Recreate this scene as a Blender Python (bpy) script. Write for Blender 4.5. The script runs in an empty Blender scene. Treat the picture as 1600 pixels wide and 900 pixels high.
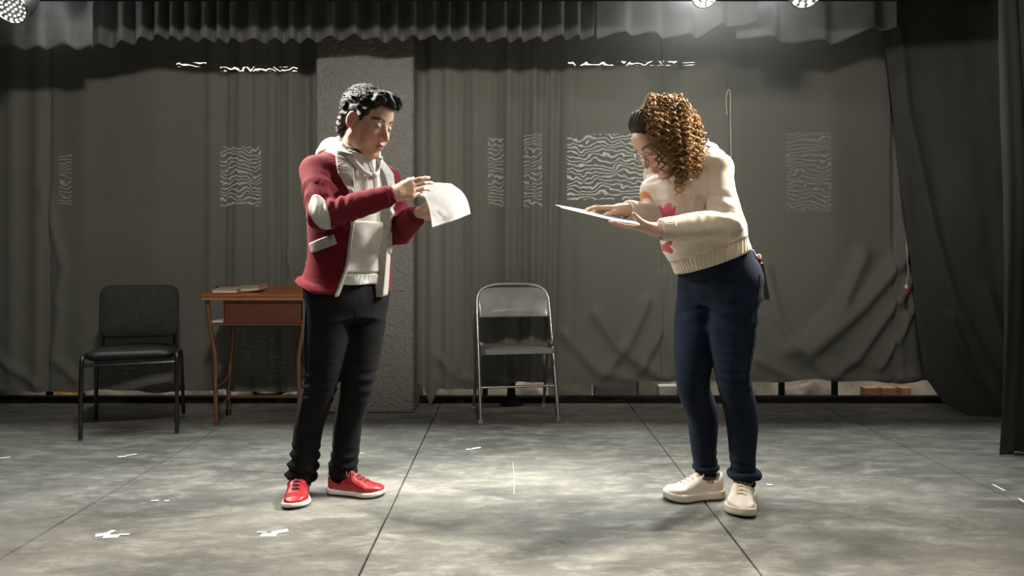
import bpy, math, random
import numpy as np
from mathutils import Vector, Matrix

C = bpy.context.scene.collection
SC = bpy.context.scene
PI = math.pi
random.seed(7)
RNG = np.random.default_rng(11)

# ------------------------------------------------------------------ camera
HZ = 395.0      # image row of the horizon (level camera, lens shifted)
FP = 1200.0     # focal length in pixels of the 1600 px wide frame
EYE = 1.0       # camera height
cam_d = bpy.data.cameras.new('camera')
cam_d.sensor_width = 36.0
cam_d.lens = 36.0 * FP / 1600.0
cam_d.shift_y = -(450.0 - HZ) / 1600.0
cam_d.clip_start = 0.05
cam = bpy.data.objects.new('camera', cam_d)
cam.location = (0, 0, EYE)
cam.rotation_euler = (PI / 2, 0, 0)
C.objects.link(cam)
SC.camera = cam

# ------------------------------------------------------------------ world, exposure
SC.view_settings.view_transform = 'Standard'
SC.view_settings.look = 'None'
SC.view_settings.gamma = 1.0
SC.view_settings.use_curve_mapping = False
SC.view_settings.exposure = 0.0
world = bpy.data.worlds.new('world')
SC.world = world
world.use_nodes = True
world.node_tree.nodes['Background'].inputs[0].default_value = (0.9, 0.95, 1.0, 1)
world.node_tree.nodes['Background'].inputs[1].default_value = 0.025


# ------------------------------------------------------------------ stage lights
def aim(o, target):
    d = Vector(target) - o.location
    o.rotation_euler = d.to_track_quat('-Z', 'Y').to_euler()


def area(name, loc, target, size, size_y, power, color=(1, 1, 1), spread=180):
    l = bpy.data.lights.new(name, 'AREA')
    l.shape = 'RECTANGLE'
    l.size = size
    l.size_y = size_y
    l.energy = power
    l.color = color
    l.spread = math.radians(spread)
    o = bpy.data.objects.new(name, l)
    o.location = loc
    aim(o, target)
    C.objects.link(o)
    return o


def spot(name, loc, target, power, angle, blend=0.3, radius=0.06, color=(1, 1, 1)):
    l = bpy.data.lights.new(name, 'SPOT')
    l.energy = power
    l.spot_size = math.radians(angle)
    l.spot_blend = blend
    l.shadow_soft_size = radius
    l.color = color
    o = bpy.data.objects.new(name, l)
    o.location = loc
    aim(o, target)
    C.objects.link(o)
    return o


WARM = (1.0, 0.93, 0.82)
COOL = (0.95, 1.0, 0.98)
# the batten of back lights just above the frame, shining down and towards the hall
area('batten_light', (0.0, 4.055, 2.72), (0.0, 2.2, 0.0), 6.6, 0.05, 140, COOL, 130)
# the three visible fixtures
spot('lamp_beam', (-2.50, 3.80, 2.16), (-0.9, 2.9, 0.7), 150, 75, 0.5, 0.05, WARM)
spot('lamp_beam.001', (0.98, 3.80, 2.20), (-0.3, 2.6, 0.6), 190, 80, 0.5, 0.05, COOL)
spot('lamp_beam.002', (1.49, 3.80, 2.20), (0.80, 2.75, 0.7), 120, 90, 0.5, 0.05, WARM)
for i, (lx, pw) in enumerate(((0.98, 30.0), (1.42, 18.0), (-2.5, 10.0))):     # point lights added behind the fixtures to brighten the border cloths
    l = bpy.data.lights.new('border_fill.%03d' % i, 'POINT')
    l.energy = pw
    l.shadow_soft_size = 0.04
    o = bpy.data.objects.new(l.name, l)
    o.location = (lx, 4.19, 2.44)
    C.objects.link(o)
# more back lights hanging above the frame
spot('lamp_beam.003', (2.0, 3.35, 2.85), (0.70, 2.86, 1.30), 1400, 40, 0.9, 0.16, WARM)
spot('lamp_beam.004', (-1.9, 3.35, 2.85), (-0.74, 3.0, 1.30), 1000, 40, 0.9, 0.14, WARM)
# a row of lights over the front edge of the stage
area('apron_light', (0.0, 1.45, 3.2), (0.0, 1.55, 0.0), 5.5, 0.25, 48, WARM, 85)
# the row of front lights over the stage edge, pointing at the backdrop
for i, (lx, tx, tz, an, pw) in enumerate(((-0.85, -2.5, 1.45, 84, 165), (0.05, 0.2, 1.35, 62, 190), (0.98, 2.1, 1.86, 68, 115))):
    spot('front_beam.%03d' % i, (lx, 1.9, 2.68), (tx, 5.0, tz), pw, an, 0.85, 0.10, WARM)
# the dim house lights behind the camera
area('house_light', (0.5, -2.5, 2.9), (0.2, 4.0, 0.6), 4.0, 1.5, 15, WARM)
# an unseen fill light added behind the backdrop to brighten the clutter
area('clutter_fill', (0.0, 5.06, 0.95), (0.0, 5.50, 0.0), 6.5, 0.05, 11, WARM, 55)


# ------------------------------------------------------------------ helpers: pixels, objects, materials
def W(px, py, Y):
    return np.array([(px - 800.0) * Y / FP, Y, EYE + (HZ - py) * Y / FP])


def tag(o, label=None, cat=None, group=None, kind=None):
    if label: o['label'] = label
    if cat: o['category'] = cat
    if group: o['group'] = group
    if kind: o['kind'] = kind
    return o


def empty(name, loc=(0, 0, 0), rz=0.0):
    o = bpy.data.objects.new(name, None)
    o.empty_display_size = 0.1
    o.location = tuple(float(v) for v in loc)
    o.rotation_euler = (0, 0, rz)
    C.objects.link(o)
    return o


def mesh_obj(name, verts, faces, material, parent=None, smooth=True, col=None):
    me = bpy.data.meshes.new(name)
    verts = np.asarray(verts, dtype=np.float64)
    if parent is not None:
        pass
    if isinstance(faces, np.ndarray):
        n, k = faces.shape
        me.vertices.add(len(verts))
        me.vertices.foreach_set('co', verts.astype(np.float32).ravel())
        me.loops.add(n * k)
        me.loops.foreach_set('vertex_index', faces.astype(np.int32).ravel())
        me.polygons.add(n)
        me.polygons.foreach_set('loop_start', np.arange(0, n * k, k, dtype=np.int32))
        me.update(calc_edges=True)
        me.validate()
    else:
        me.from_pydata([tuple(v) for v in verts], [], faces)
        me.update()
    if smooth:
        me.polygons.foreach_set('use_smooth', np.ones(len(me.polygons), dtype=bool))
    if col is not None:
        a = me.attributes.new('tint', 'FLOAT_COLOR', 'POINT')
        c4 = np.ones((len(verts), 4), dtype=np.float32)
        c4[:, :3] = col
        a.data.foreach_set('color', c4.ravel())
    me.materials.append(material)
    o = bpy.data.objects.new(name, me)
    C.objects.link(o)
    if parent is not None:
        o.parent = parent
    return o


class MB:
    """collects simple shapes; build() links them as one mesh object"""
    def __init__(self):
        self.v = []
        self.f = []

    def add(self, verts, faces):
        n = len(self.v)
        self.v += [tuple(float(c) for c in p) for p in verts]
        self.f += [tuple(i + n for i in f) for f in faces]
        return self

    def box(self, lo, hi, rot=None, org=(0, 0, 0), bev=0.0):
        (x0, y0, z0), (x1, y1, z1) = lo, hi
        if bev <= 0:
            vs = [(x, y, z) for x in (x0, x1) for y in (y0, y1) for z in (z0, z1)]
            fs = [(0, 1, 3, 2), (4, 6, 7, 5), (0, 4, 5, 1), (2, 3, 7, 6), (0, 2, 6, 4), (1, 5, 7, 3)]
        else:
            b = bev
            vs = []
            for z, ins in ((z0, b), (z0 + b, 0), (z1 - b, 0), (z1, b)):
                for (x, y) in ((x0 + ins + b, y0 + ins), (x1 - ins - b, y0 + ins), (x1 - ins, y0 + ins + b), (x1 - ins, y1 - ins - b),
                               (x1 - ins - b, y1 - ins), (x0 + ins + b, y1 - ins), (x0 + ins, y1 - ins - b), (x0 + ins, y0 + ins + b)):
                    vs.append((x, y, z))
            fs = [tuple(range(7, -1, -1)), tuple(range(24, 32))]
            for r in range(3):
                for i in range(8):
                    j = (i + 1) % 8
                    fs.append((r * 8 + i, r * 8 + j, r * 8 + 8 + j, r * 8 + 8 + i))
        if rot is not None:
            R = np.array(rot)
            vs = [tuple(R @ np.array(v) + np.array(org)) for v in vs]
        else:
            vs = [(v[0] + org[0], v[1] + org[1], v[2] + org[2]) for v in vs]
        return self.add(vs, fs)

    def tube(self, pts, r, n=8, cap=True, closed=False, flat=None):
        P = [np.array(p, float) for p in pts]
        m = len(P)
        rr = r if hasattr(r, '__len__') else [r] * m
        vs, fs = [], []
        prev = None
        for i in range(m):
            if closed:
                t = P[(i + 1) % m] - P[i - 1]
            else:
                t = P[min(i + 1, m - 1)] - P[max(i - 1, 0)]
            t = t / (np.linalg.norm(t) + 1e-12)
            if prev is None:
                a = np.array([0, 0, 1.0]) if abs(t[2]) < 0.9 else np.array([0, 1.0, 0])
            else:
                a = prev
            u = a - t * (a @ t)
            u /= np.linalg.norm(u) + 1e-12
            prev = u
            w = np.cross(t, u)
            for k in range(n):
                an = 2 * PI * k / n
                vs.append(P[i] + rr[i] * (math.cos(an) * u * (flat or 1.0) + math.sin(an) * w))
        for i in range(m if closed else m - 1):
            j = (i + 1) % m
            for k in range(n):
                l = (k + 1) % n
                fs.append((i * n + k, i * n + l, j * n + l, j * n + k))
        if cap and not closed:
            fs.append(tuple(range(n - 1, -1, -1)))
            fs.append(tuple(range((m - 1) * n, m * n)))
        return self.add(vs, fs)

    def lathe(self, prof, n=24, org=(0, 0, 0), R=None):
        """profile of (radius, height) around local z"""
        vs, fs = [], []
        for (r, z) in prof:
            for k in range(n):
                a = 2 * PI * k / n
                p = np.array([r * math.cos(a), r * math.sin(a), z])
                if R is not None:
                    p = R @ p
                vs.append(p + np.array(org))
        for i in range(len(prof) - 1):
            for k in range(n):
                l = (k + 1) % n
                fs.append((i * n + k, i * n + l, (i + 1) * n + l, (i + 1) * n + k))
        return self.add(vs, fs)

    def build(self, name, material, parent=None, smooth=True):
        o = mesh_obj(name, self.v, self.f, material, parent, smooth)
        if smooth:
            try:
                o.data.set_sharp_from_angle(angle=math.radians(40))
            except Exception:
                pass
        return o


def grid_obj(name, fn, nu, nv, material, parent=None, col=None, thick=0.0):
    us = np.linspace(0, 1, nu)
    vs = np.linspace(0, 1, nv)
    U, V = np.meshgrid(us, vs, indexing='ij')
    P = fn(U.ravel(), V.ravel())
    idx = np.arange(nu * nv).reshape(nu, nv)
    F = np.stack([idx[:-1, :-1], idx[1:, :-1], idx[1:, 1:], idx[:-1, 1:]], -1).reshape(-1, 4)
    o = mesh_obj(name, P, F, material, parent, True, col)
    if thick > 0:
        s = o.modifiers.new('thickness', 'SOLIDIFY')
        s.thickness = thick
        s.offset = 0
    return o


def noise3(P, scale, seed, octaves=2):
    """cheap smooth pseudo noise in about -1..1"""
    r = np.random.default_rng(seed)
    out = np.zeros(len(P))
    amp, tot = 1.0, 0.0
    for o in range(octaves):
        for _ in range(5):
            k = r.normal(size=3)
            k *= scale * (2 ** o) / np.linalg.norm(k)
            out += amp * np.sin(P @ k + r.uniform(0, 6.28))
        tot += amp * 2.2
        amp *= 0.5
    return out / tot


def new_mat(name):
    m = bpy.data.materials.new(name)
    m.use_nodes = True
    nt = m.node_tree
    return m, nt, nt.nodes['Principled BSDF']


def mat(name, color, rough=0.6, metal=0.0, var=0.12, scale=30.0, bump=0.0, bscale=200.0, bdist=0.002,
        spec=0.5, sheen=0.0, stretch=(1, 1, 1), tint=False, coat=0.0, emit=None, estr=0.0, sss=0.0, trans=0.0):
    m, nt, b = new_mat(name)
    N, L = nt.nodes, nt.links
    tc = N.new('ShaderNodeTexCoord')
    mp = N.new('ShaderNodeMapping')
    mp.inputs['Scale'].default_value = stretch
    L.new(tc.outputs['Object'], mp.inputs[0])
    nz = N.new('ShaderNodeTexNoise')
    nz.inputs['Scale'].default_value = scale
    nz.inputs['Detail'].default_value = 4
    L.new(mp.outputs[0], nz.inputs[0])
    mx = N.new('ShaderNodeMix')
    mx.data_type = 'RGBA'
    mx.blend_type = 'MULTIPLY'
    mx.inputs['Factor'].default_value = 1.0
    rp = N.new('ShaderNodeMapRange')
    rp.inputs['From Min'].default_value = 0.3
    rp.inputs['From Max'].default_value = 0.7
    rp.inputs['To Min'].default_value = 1 - var
    rp.inputs['To Max'].default_value = 1 + var
    L.new(nz.outputs['Fac'], rp.inputs['Value'])
    if tint:
        at = N.new('ShaderNodeAttribute')
        at.attribute_name = 'tint'
        L.new(at.outputs['Color'], mx.inputs['A'])
    else:
        mx.inputs['A'].default_value = (*color, 1)
    L.new(rp.outputs[0], mx.inputs['B'])
    L.new(mx.outputs['Result'], b.inputs['Base Color'])
    b.inputs['Roughness'].default_value = rough
    b.inputs['Metallic'].default_value = metal
    b.inputs['Specular IOR Level'].default_value = spec
    b.inputs['Sheen Weight'].default_value = sheen
    b.inputs['Coat Weight'].default_value = coat
    if sss > 0:
        b.inputs['Subsurface Weight'].default_value = sss
        b.inputs['Subsurface Radius'].default_value = (0.012, 0.005, 0.003)
        b.inputs['Subsurface Scale'].default_value = 1.0
    if bump > 0:
        n2 = N.new('ShaderNodeTexNoise')
        n2.inputs['Scale'].default_value = bscale
        n2.inputs['Detail'].default_value = 3
        L.new(mp.outputs[0], n2.inputs[0])
        bp = N.new('ShaderNodeBump')
        bp.inputs['Strength'].default_value = bump
        bp.inputs['Distance'].default_value = bdist
        L.new(n2.outputs['Fac'], bp.inputs['Height'])
        L.new(bp.outputs[0], b.inputs['Normal'])
    if emit is not None:
        b.inputs['Emission Color'].default_value = (*emit, 1)
        b.inputs['Emission Strength'].default_value = estr
    if trans > 0:
        out = N['Material Output']
        tr = N.new('ShaderNodeBsdfTranslucent')
        L.new(mx.outputs['Result'], tr.inputs['Color'])
        ms = N.new('ShaderNodeMixShader')
        ms.inputs[0].default_value = trans
        L.new(b.outputs[0], ms.inputs[1])
        L.new(tr.outputs[0], ms.inputs[2])
        L.new(ms.outputs[0], out.inputs['Surface'])
    return m


# ------------------------------------------------------------------ signed distance modelling (figures, clothes, shoes)
def smin(a, b, k):
    if k <= 0:
        return np.minimum(a, b)
    h = np.clip(0.5 + 0.5 * (b - a) / k, 0, 1)
    return b * (1 - h) + a * h - k * h * (1 - h)


def smax(a, b, k):
    return -smin(-a, -b, k)


def catmull(P, m):
    P = np.asarray(P, float)
    if P.ndim == 1:
        P = P[:, None]
    n = len(P)
    t = np.linspace(0, n - 1, m)
    i = np.clip(t.astype(int), 0, n - 2)
    f = (t - i)[:, None]
    p0, p1, p2, p3 = P[np.maximum(i - 1, 0)], P[i], P[i + 1], P[np.minimum(i + 2, n - 1)]
    return 0.5 * ((2 * p1) + (-p0 + p2) * f + (2 * p0 - 5 * p1 + 4 * p2 - p3) * f ** 2 + (-p0 + 3 * p1 - 3 * p2 + p3) * f ** 3)


def seg_param(P, A, B):
    ab = B - A
    return np.clip(((P - A) @ ab) / (ab @ ab + 1e-12), 0, 1)


class Field:
    def __init__(self):
        self.ops = []

    def _add(self, mode, fn, lo, hi, k):
        self.ops.append((mode, fn, np.asarray(lo, float), np.asarray(hi, float), k))
        return self

    def cone(self, a, b, ra, rb, k=0.02, mode='u'):
        a, b = np.asarray(a, float), np.asarray(b, float)
        r = max(ra, rb)

        def fn(P):
            t = seg_param(P, a, b)
            return np.linalg.norm(P - a - t[:, None] * (b - a), axis=1) - (ra + (rb - ra) * t)
        return self._add(mode, fn, np.minimum(a, b) - r, np.maximum(a, b) + r, k)

    def path(self, pts, radii, k=0.02, mode='u', m=None):
        pts = np.asarray(pts, float)
        m = m or len(pts) * 5
        Q = catmull(pts, m)
        R = catmull(radii, m)[:, 0]
        rm = R.max()

        def fn(P):
            best = np.full(len(P), 9.0)
            for i in range(m - 1):
                t = seg_param(P, Q[i], Q[i + 1])
                d = np.linalg.norm(P - Q[i] - t[:, None] * (Q[i + 1] - Q[i]), axis=1) - (R[i] + (R[i + 1] - R[i]) * t)
                best = np.minimum(best, d)
            return best
        return self._add(mode, fn, Q.min(0) - rm, Q.max(0) + rm, k)

    def ball(self, c, r, k=0.02, mode='u', R=None):
        """ellipsoid; R has the local axes as columns"""
        c = np.asarray(c, float)
        r = np.array([r] * 3 if np.isscalar(r) else r, float)
        rm = r.max()

        def fn(P):
            q = P - c
            if R is not None:
                q = q @ R
            k0 = np.linalg.norm(q / r, axis=1)
            k1 = np.linalg.norm(q / r ** 2, axis=1)
            return np.where(k1 > 1e-9, k0 * (k0 - 1) / np.maximum(k1, 1e-9), -r.min())
        return self._add(mode, fn, c - rm, c + rm, k)

    def loft(self, secs, Lv, Fv, inflate=0.0, k=0.02, mode='u', m=26, power=2.0):
        """secs: (centre, half width, half depth front, half depth back)"""
        cs = catmull([s[0] for s in secs], m)
        hw = catmull([s[1] for s in secs], m)[:, 0] + inflate
        hf = catmull([s[2] for s in secs], m)[:, 0] + inflate
        hb = catmull([s[3] for s in secs], m)[:, 0] + inflate
        Lv, Fv = np.asarray(Lv, float), np.asarray(Fv, float)
        rm = max(hw.max(), hf.max(), hb.max())
        T = np.gradient(cs, axis=0)
        T /= np.linalg.norm(T, axis=1)[:, None]

        def fn(P):
            bd = np.full(len(P), 1e9)
            bi = np.zeros(len(P), int)
            bt = np.zeros(len(P))
            for i in range(m - 1):
                A, B = cs[i], cs[i + 1]
                t = seg_param(P, A, B)
                d = ((P - A - t[:, None] * (B - A)) ** 2).sum(1)
                s = d < bd
                bd[s] = d[s]
                bi[s] = i
                bt[s] = t[s]
            f1 = bt[:, None]
            c = cs[bi] * (1 - f1) + cs[bi + 1] * f1
            tv = T[bi] * (1 - f1) + T[bi + 1] * f1
            tv /= np.linalg.norm(tv, axis=1)[:, None]
            lv = Lv - tv * (tv @ Lv)[:, None]
            lv /= np.linalg.norm(lv, axis=1)[:, None]
            fv = Fv - tv * (tv @ Fv)[:, None]
            fv -= lv * (fv * lv).sum(1)[:, None]
            fv /= np.linalg.norm(fv, axis=1)[:, None]
            q = P - c
            u, v, w = (q * lv).sum(1), (q * fv).sum(1), (q * tv).sum(1)
            a = hw[bi] * (1 - bt) + hw[bi + 1] * bt
            bf = np.where(v > 0, hf[bi] * (1 - bt) + hf[bi + 1] * bt, hb[bi] * (1 - bt) + hb[bi + 1] * bt)
            if power == 2.0:
                k0 = np.sqrt((u / a) ** 2 + (v / bf) ** 2)
            else:
                k0 = (np.abs(u / a) ** power + np.abs(v / bf) ** power) ** (1 / power)
            k1 = np.sqrt((u / a ** 2) ** 2 + (v / bf ** 2) ** 2)
            d = np.where(k1 > 1e-6, k0 * (k0 - 1) / np.maximum(k1, 1e-6), -0.1)
            end = ((bi == 0) & (bt <= 0)) | ((bi == m - 2) & (bt >= 1))
            return np.where(end, np.maximum(d, np.abs(w) - 0.004), d)
        return self._add(mode, fn, cs.min(0) - rm, cs.max(0) + rm, k)

    def fn(self, f, lo, hi, mode='i', k=0.004):
        """any function; mode u = union, s = subtract, i = intersect, d = displace (adds to the distance)"""
        return self._add(mode, f, lo, hi, k)

    def field(self, other, mode='u', k=0.004):
        lo, hi = other.bounds()
        return self._add(mode, other, lo, hi, k)

    def bounds(self):
        us = [o for o in self.ops if o[0] == 'u']
        return np.min([o[2] for o in us], axis=0), np.max([o[3] for o in us], axis=0)

    def __call__(self, P):
        d = np.full(len(P), 1.0)
        if len(P) == 0:
            return d
        pl, ph = P.min(0), P.max(0)
        for mode, fn, lo, hi, k in self.ops:
            pad = 0.05 + k
            if np.any(pl > hi + pad) or np.any(ph < lo - pad):
                if mode == 'i':
                    d = np.maximum(d, 0.05)
                continue
            msk = np.all((P > lo - pad) & (P < hi + pad), axis=1)
            if mode == 'i':
                # outside its box an intersecting shape removes everything
                d[~msk] = np.maximum(d[~msk], 0.05)
            if not msk.any():
                continue
            v = fn(P[msk])
            if mode == 'u':
                d[msk] = smin(d[msk], v, k)
            elif mode == 's':
                d[msk] = smax(d[msk], -v, k)
            elif mode == 'i':
                d[msk] = smax(d[msk], v, k)
            else:
                d[msk] = d[msk] + v
        return d


BIG = (np.full(3, -50.0), np.full(3, 50.0))


def polygonise(fld, h=0.004, fine=None, pad=0.02, bounds=None):
    """surface nets; fine = (z0, h2): cells of height h2 above z0 (h below), plan step = min"""
    lo, hi = bounds if bounds is not None else fld.bounds()
    lo, hi = np.asarray(lo) - pad, np.asarray(hi) + pad
    hx = h if fine is None else fine[1]
    xs = np.arange(lo[0], hi[0] + hx, hx)
    ys = np.arange(lo[1], hi[1] + hx, hx)
    if fine is None:
        zs = np.arange(lo[2], hi[2] + h, h)
    else:
        zs = np.concatenate([np.arange(lo[2], fine[0], h), np.arange(fine[0], hi[2] + fine[1], fine[1])])
    Bk = 4
    def padded(a):
        n = (-len(a)) % Bk
        st = a[-1] - a[-2]
        return np.concatenate([a, a[-1] + st * np.arange(1, n + 1)])
    xs, ys, zs = padded(xs), padded(ys), padded(zs)
    nx, ny, nz = len(xs), len(ys), len(zs)
    V = np.empty((nx, ny, nz), np.float32)
    bx, by, bz = nx // Bk, ny // Bk, nz // Bk
    mid = lambda a, n: a.reshape(n, Bk).mean(1)
    ext = lambda a, n: a.reshape(n, Bk)[:, -1] - a.reshape(n, Bk)[:, 0]
    BX, BY, BZ = np.meshgrid(mid(xs, bx), mid(ys, by), mid(zs, bz), indexing='ij')
    cd = fld(np.stack([BX.ravel(), BY.ravel(), BZ.ravel()], 1)).reshape(bx, by, bz)
    EX, EY, EZ = np.meshgrid(ext(xs, bx), ext(ys, by), ext(zs, bz), indexing='ij')
    hd = 0.5 * np.sqrt(EX ** 2 + EY ** 2 + EZ ** 2) * 1.5 + 0.004
    act = np.abs(cd) < hd
    V6 = V.reshape(bx, Bk, by, Bk, bz, Bk)
    V6[:] = np.where(cd < 0, -1.0, 1.0)[:, None, :, None, :, None]
    ai = np.argwhere(act)
    o = np.arange(Bk)
    ai = ai[np.lexsort((ai[:, 1], ai[:, 0], ai[:, 2] // 6))]
    Vb = V6.transpose(0, 2, 4, 1, 3, 5)
    for s in range(0, len(ai), 500):
        a = ai[s:s + 500]
        X = xs[a[:, 0, None] * Bk + o]
        Y = ys[a[:, 1, None] * Bk + o]
        Z = zs[a[:, 2, None] * Bk + o]
        n = len(a)
        P = np.empty((n, Bk, Bk, Bk, 3))
        P[..., 0] = X[:, :, None, None]
        P[..., 1] = Y[:, None, :, None]
        P[..., 2] = Z[:, None, None, :]
        d = fld(P.reshape(-1, 3)).reshape(n, Bk, Bk, Bk)
        Vb[a[:, 0], a[:, 1], a[:, 2]] = d
    V[0] = V[-1] = 1
    V[:, 0] = V[:, -1] = 1
    V[:, :, 0] = V[:, :, -1] = 1
    I = V < 0
    cnt = np.zeros((nx - 1, ny - 1, nz - 1), np.int8)
    for dx in (0, 1):
        for dy in (0, 1):
            for dz in (0, 1):
                cnt += I[dx:nx - 1 + dx, dy:ny - 1 + dy, dz:nz - 1 + dz]
    cell = (cnt > 0) & (cnt < 8)
    del cnt
    ids = np.flatnonzero(cell)
    ci, cj, ck = np.unravel_index(ids, cell.shape)
    acc = np.zeros((len(ids), 3))
    num = np.zeros(len(ids))
    G = [xs, ys, zs]
    cor = [(0, 0, 0), (1, 0, 0), (0, 1, 0), (1, 1, 0), (0, 0, 1), (1, 0, 1), (0, 1, 1), (1, 1, 1)]
    for a in range(8):
        for ax in range(3):
            if cor[a][ax]:
                continue
            b = list(cor[a]); b[ax] = 1
            ia = (ci + cor[a][0], cj + cor[a][1], ck + cor[a][2])
            ib = (ci + b[0], cj + b[1], ck + b[2])
            va, vb = V[ia], V[ib]
            s = (va < 0) != (vb < 0)
            t = np.where(s, va / np.where(s, va - vb, 1), 0)
            for q in range(3):
                ga, gb = G[q][ia[q]], G[q][ib[q]]
                acc[:, q] += np.where(s, ga + (gb - ga) * t, 0)
            num += s
    verts = acc / num[:, None]
    cs = cell.shape
    faces = []
    for ax in range(3):
        sl0 = [slice(1, -1)] * 3
        sl1 = [slice(1, -1)] * 3
        sl0[ax] = slice(0, -1)
        sl1[ax] = slice(1, None)
        A, Bq = I[tuple(sl0)], I[tuple(sl1)]
        e = np.argwhere(A != Bq)
        off = np.array([1, 1, 1]); off[ax] = 0
        inside_first = A[tuple(e.T)]
        e = e + off
        u, w = (ax + 1) % 3, (ax + 2) % 3
        q = []
        for (du, dw) in ((-1, -1), (0, -1), (0, 0), (-1, 0)):
            c = e.copy()
            c[:, u] += du
            c[:, w] += dw
            q.append(np.searchsorted(ids, np.ravel_multi_index(c.T, cs)))
        q = np.stack(q, 1)
        q[~inside_first] = q[~inside_first][:, ::-1]
        faces.append(q)
    return verts, np.concatenate(faces)


def sdf_obj(name, fld, material, parent, h=0.004, fine=None, base=(0, 0, 0), colfn=None, bounds=None):
    v, f = polygonise(fld, h, fine, bounds=bounds)
    col = colfn(v) if colfn else None
    return mesh_obj(name, v - np.asarray(base), f, material, parent, True, col)


def frame(y, z):
    """3x3 with columns x, y, z; y kept, z made square to it"""
    y = np.asarray(y, float); y = y / np.linalg.norm(y)
    z = np.asarray(z, float); z = z - y * (y @ z); z /= np.linalg.norm(z)
    return np.stack([np.cross(y, z), y, z], 1)


def rotate(v, axis, ang):
    axis = np.asarray(axis, float) / np.linalg.norm(axis)
    v = np.asarray(v, float)
    return v * math.cos(ang) + np.cross(axis, v) * math.sin(ang) + axis * (axis @ v) * (1 - math.cos(ang))


def add_hand(F, wrist, d, palm, thumb, curls, spread=0.06, sc=1.0, thumb_curl=0.4, thumb_out=0.7, rw=0.024):
    """five separate fingers on a palm; d: towards the knuckles, palm: out of the palm, thumb: thumb side"""
    d = np.asarray(d, float); d /= np.linalg.norm(d)
    palm = np.asarray(palm, float); palm -= d * (d @ palm); palm /= np.linalg.norm(palm)
    th = np.asarray(thumb, float); th -= d * (d @ th) + palm * (palm @ th); th /= np.linalg.norm(th)
    w = np.asarray(wrist, float)
    lens = [(0.043, 0.025, 0.021), (0.048, 0.029, 0.022), (0.044, 0.027, 0.022), (0.034, 0.020, 0.019)]
    offs = [0.030, 0.0095, -0.011, -0.030]
    kn = [0.090, 0.094, 0.088, 0.079]
    for i in range(4):
        base0 = w + d * 0.012 * sc + th * offs[i] * 0.45 * sc
        knk = w + d * kn[i] * sc + th * offs[i] * sc
        F.cone(base0, knk, 0.016 * sc, 0.0115 * sc, k=0.014)
    F.cone(w - d * 0.004, w + d * 0.03 * sc, rw, 0.024 * sc, k=0.014)
    for i in range(4):
        p = w + d * kn[i] * sc + th * offs[i] * sc
        dr = d + th * spread * (1.5 - i) * 0.9
        dr /= np.linalg.norm(dr)
        r = (0.0092 if i < 3 else 0.0078) * sc
        c = curls[i]
        for j, ln in enumerate(lens[i]):
            dr = rotate(dr, np.cross(d, palm), c[j])
            q = p + dr * ln * sc
            F.cone(p, q, r, r * 0.9, k=0.0035)
            p, r = q, r * 0.9
    # thumb: leaves the side of the palm near its base
    p = w + d * 0.022 * sc + th * 0.020 * sc + palm * 0.006 * sc
    dr = d * math.cos(thumb_out) + th * math.sin(thumb_out) + palm * 0.25
    dr /= np.linalg.norm(dr)
    ax = np.cross(dr, palm * 0.7 + d * 0.5)
    for ln, r0, r1 in ((0.042, 0.0165, 0.0115), (0.031, 0.0110, 0.0098), (0.025, 0.0098, 0.0082)):
        q = p + dr * ln * sc
        F.cone(p, q, r0 * sc, r1 * sc, k=0.008)
        p = q
        dr = rotate(dr, ax, thumb_curl)
    return w


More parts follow.
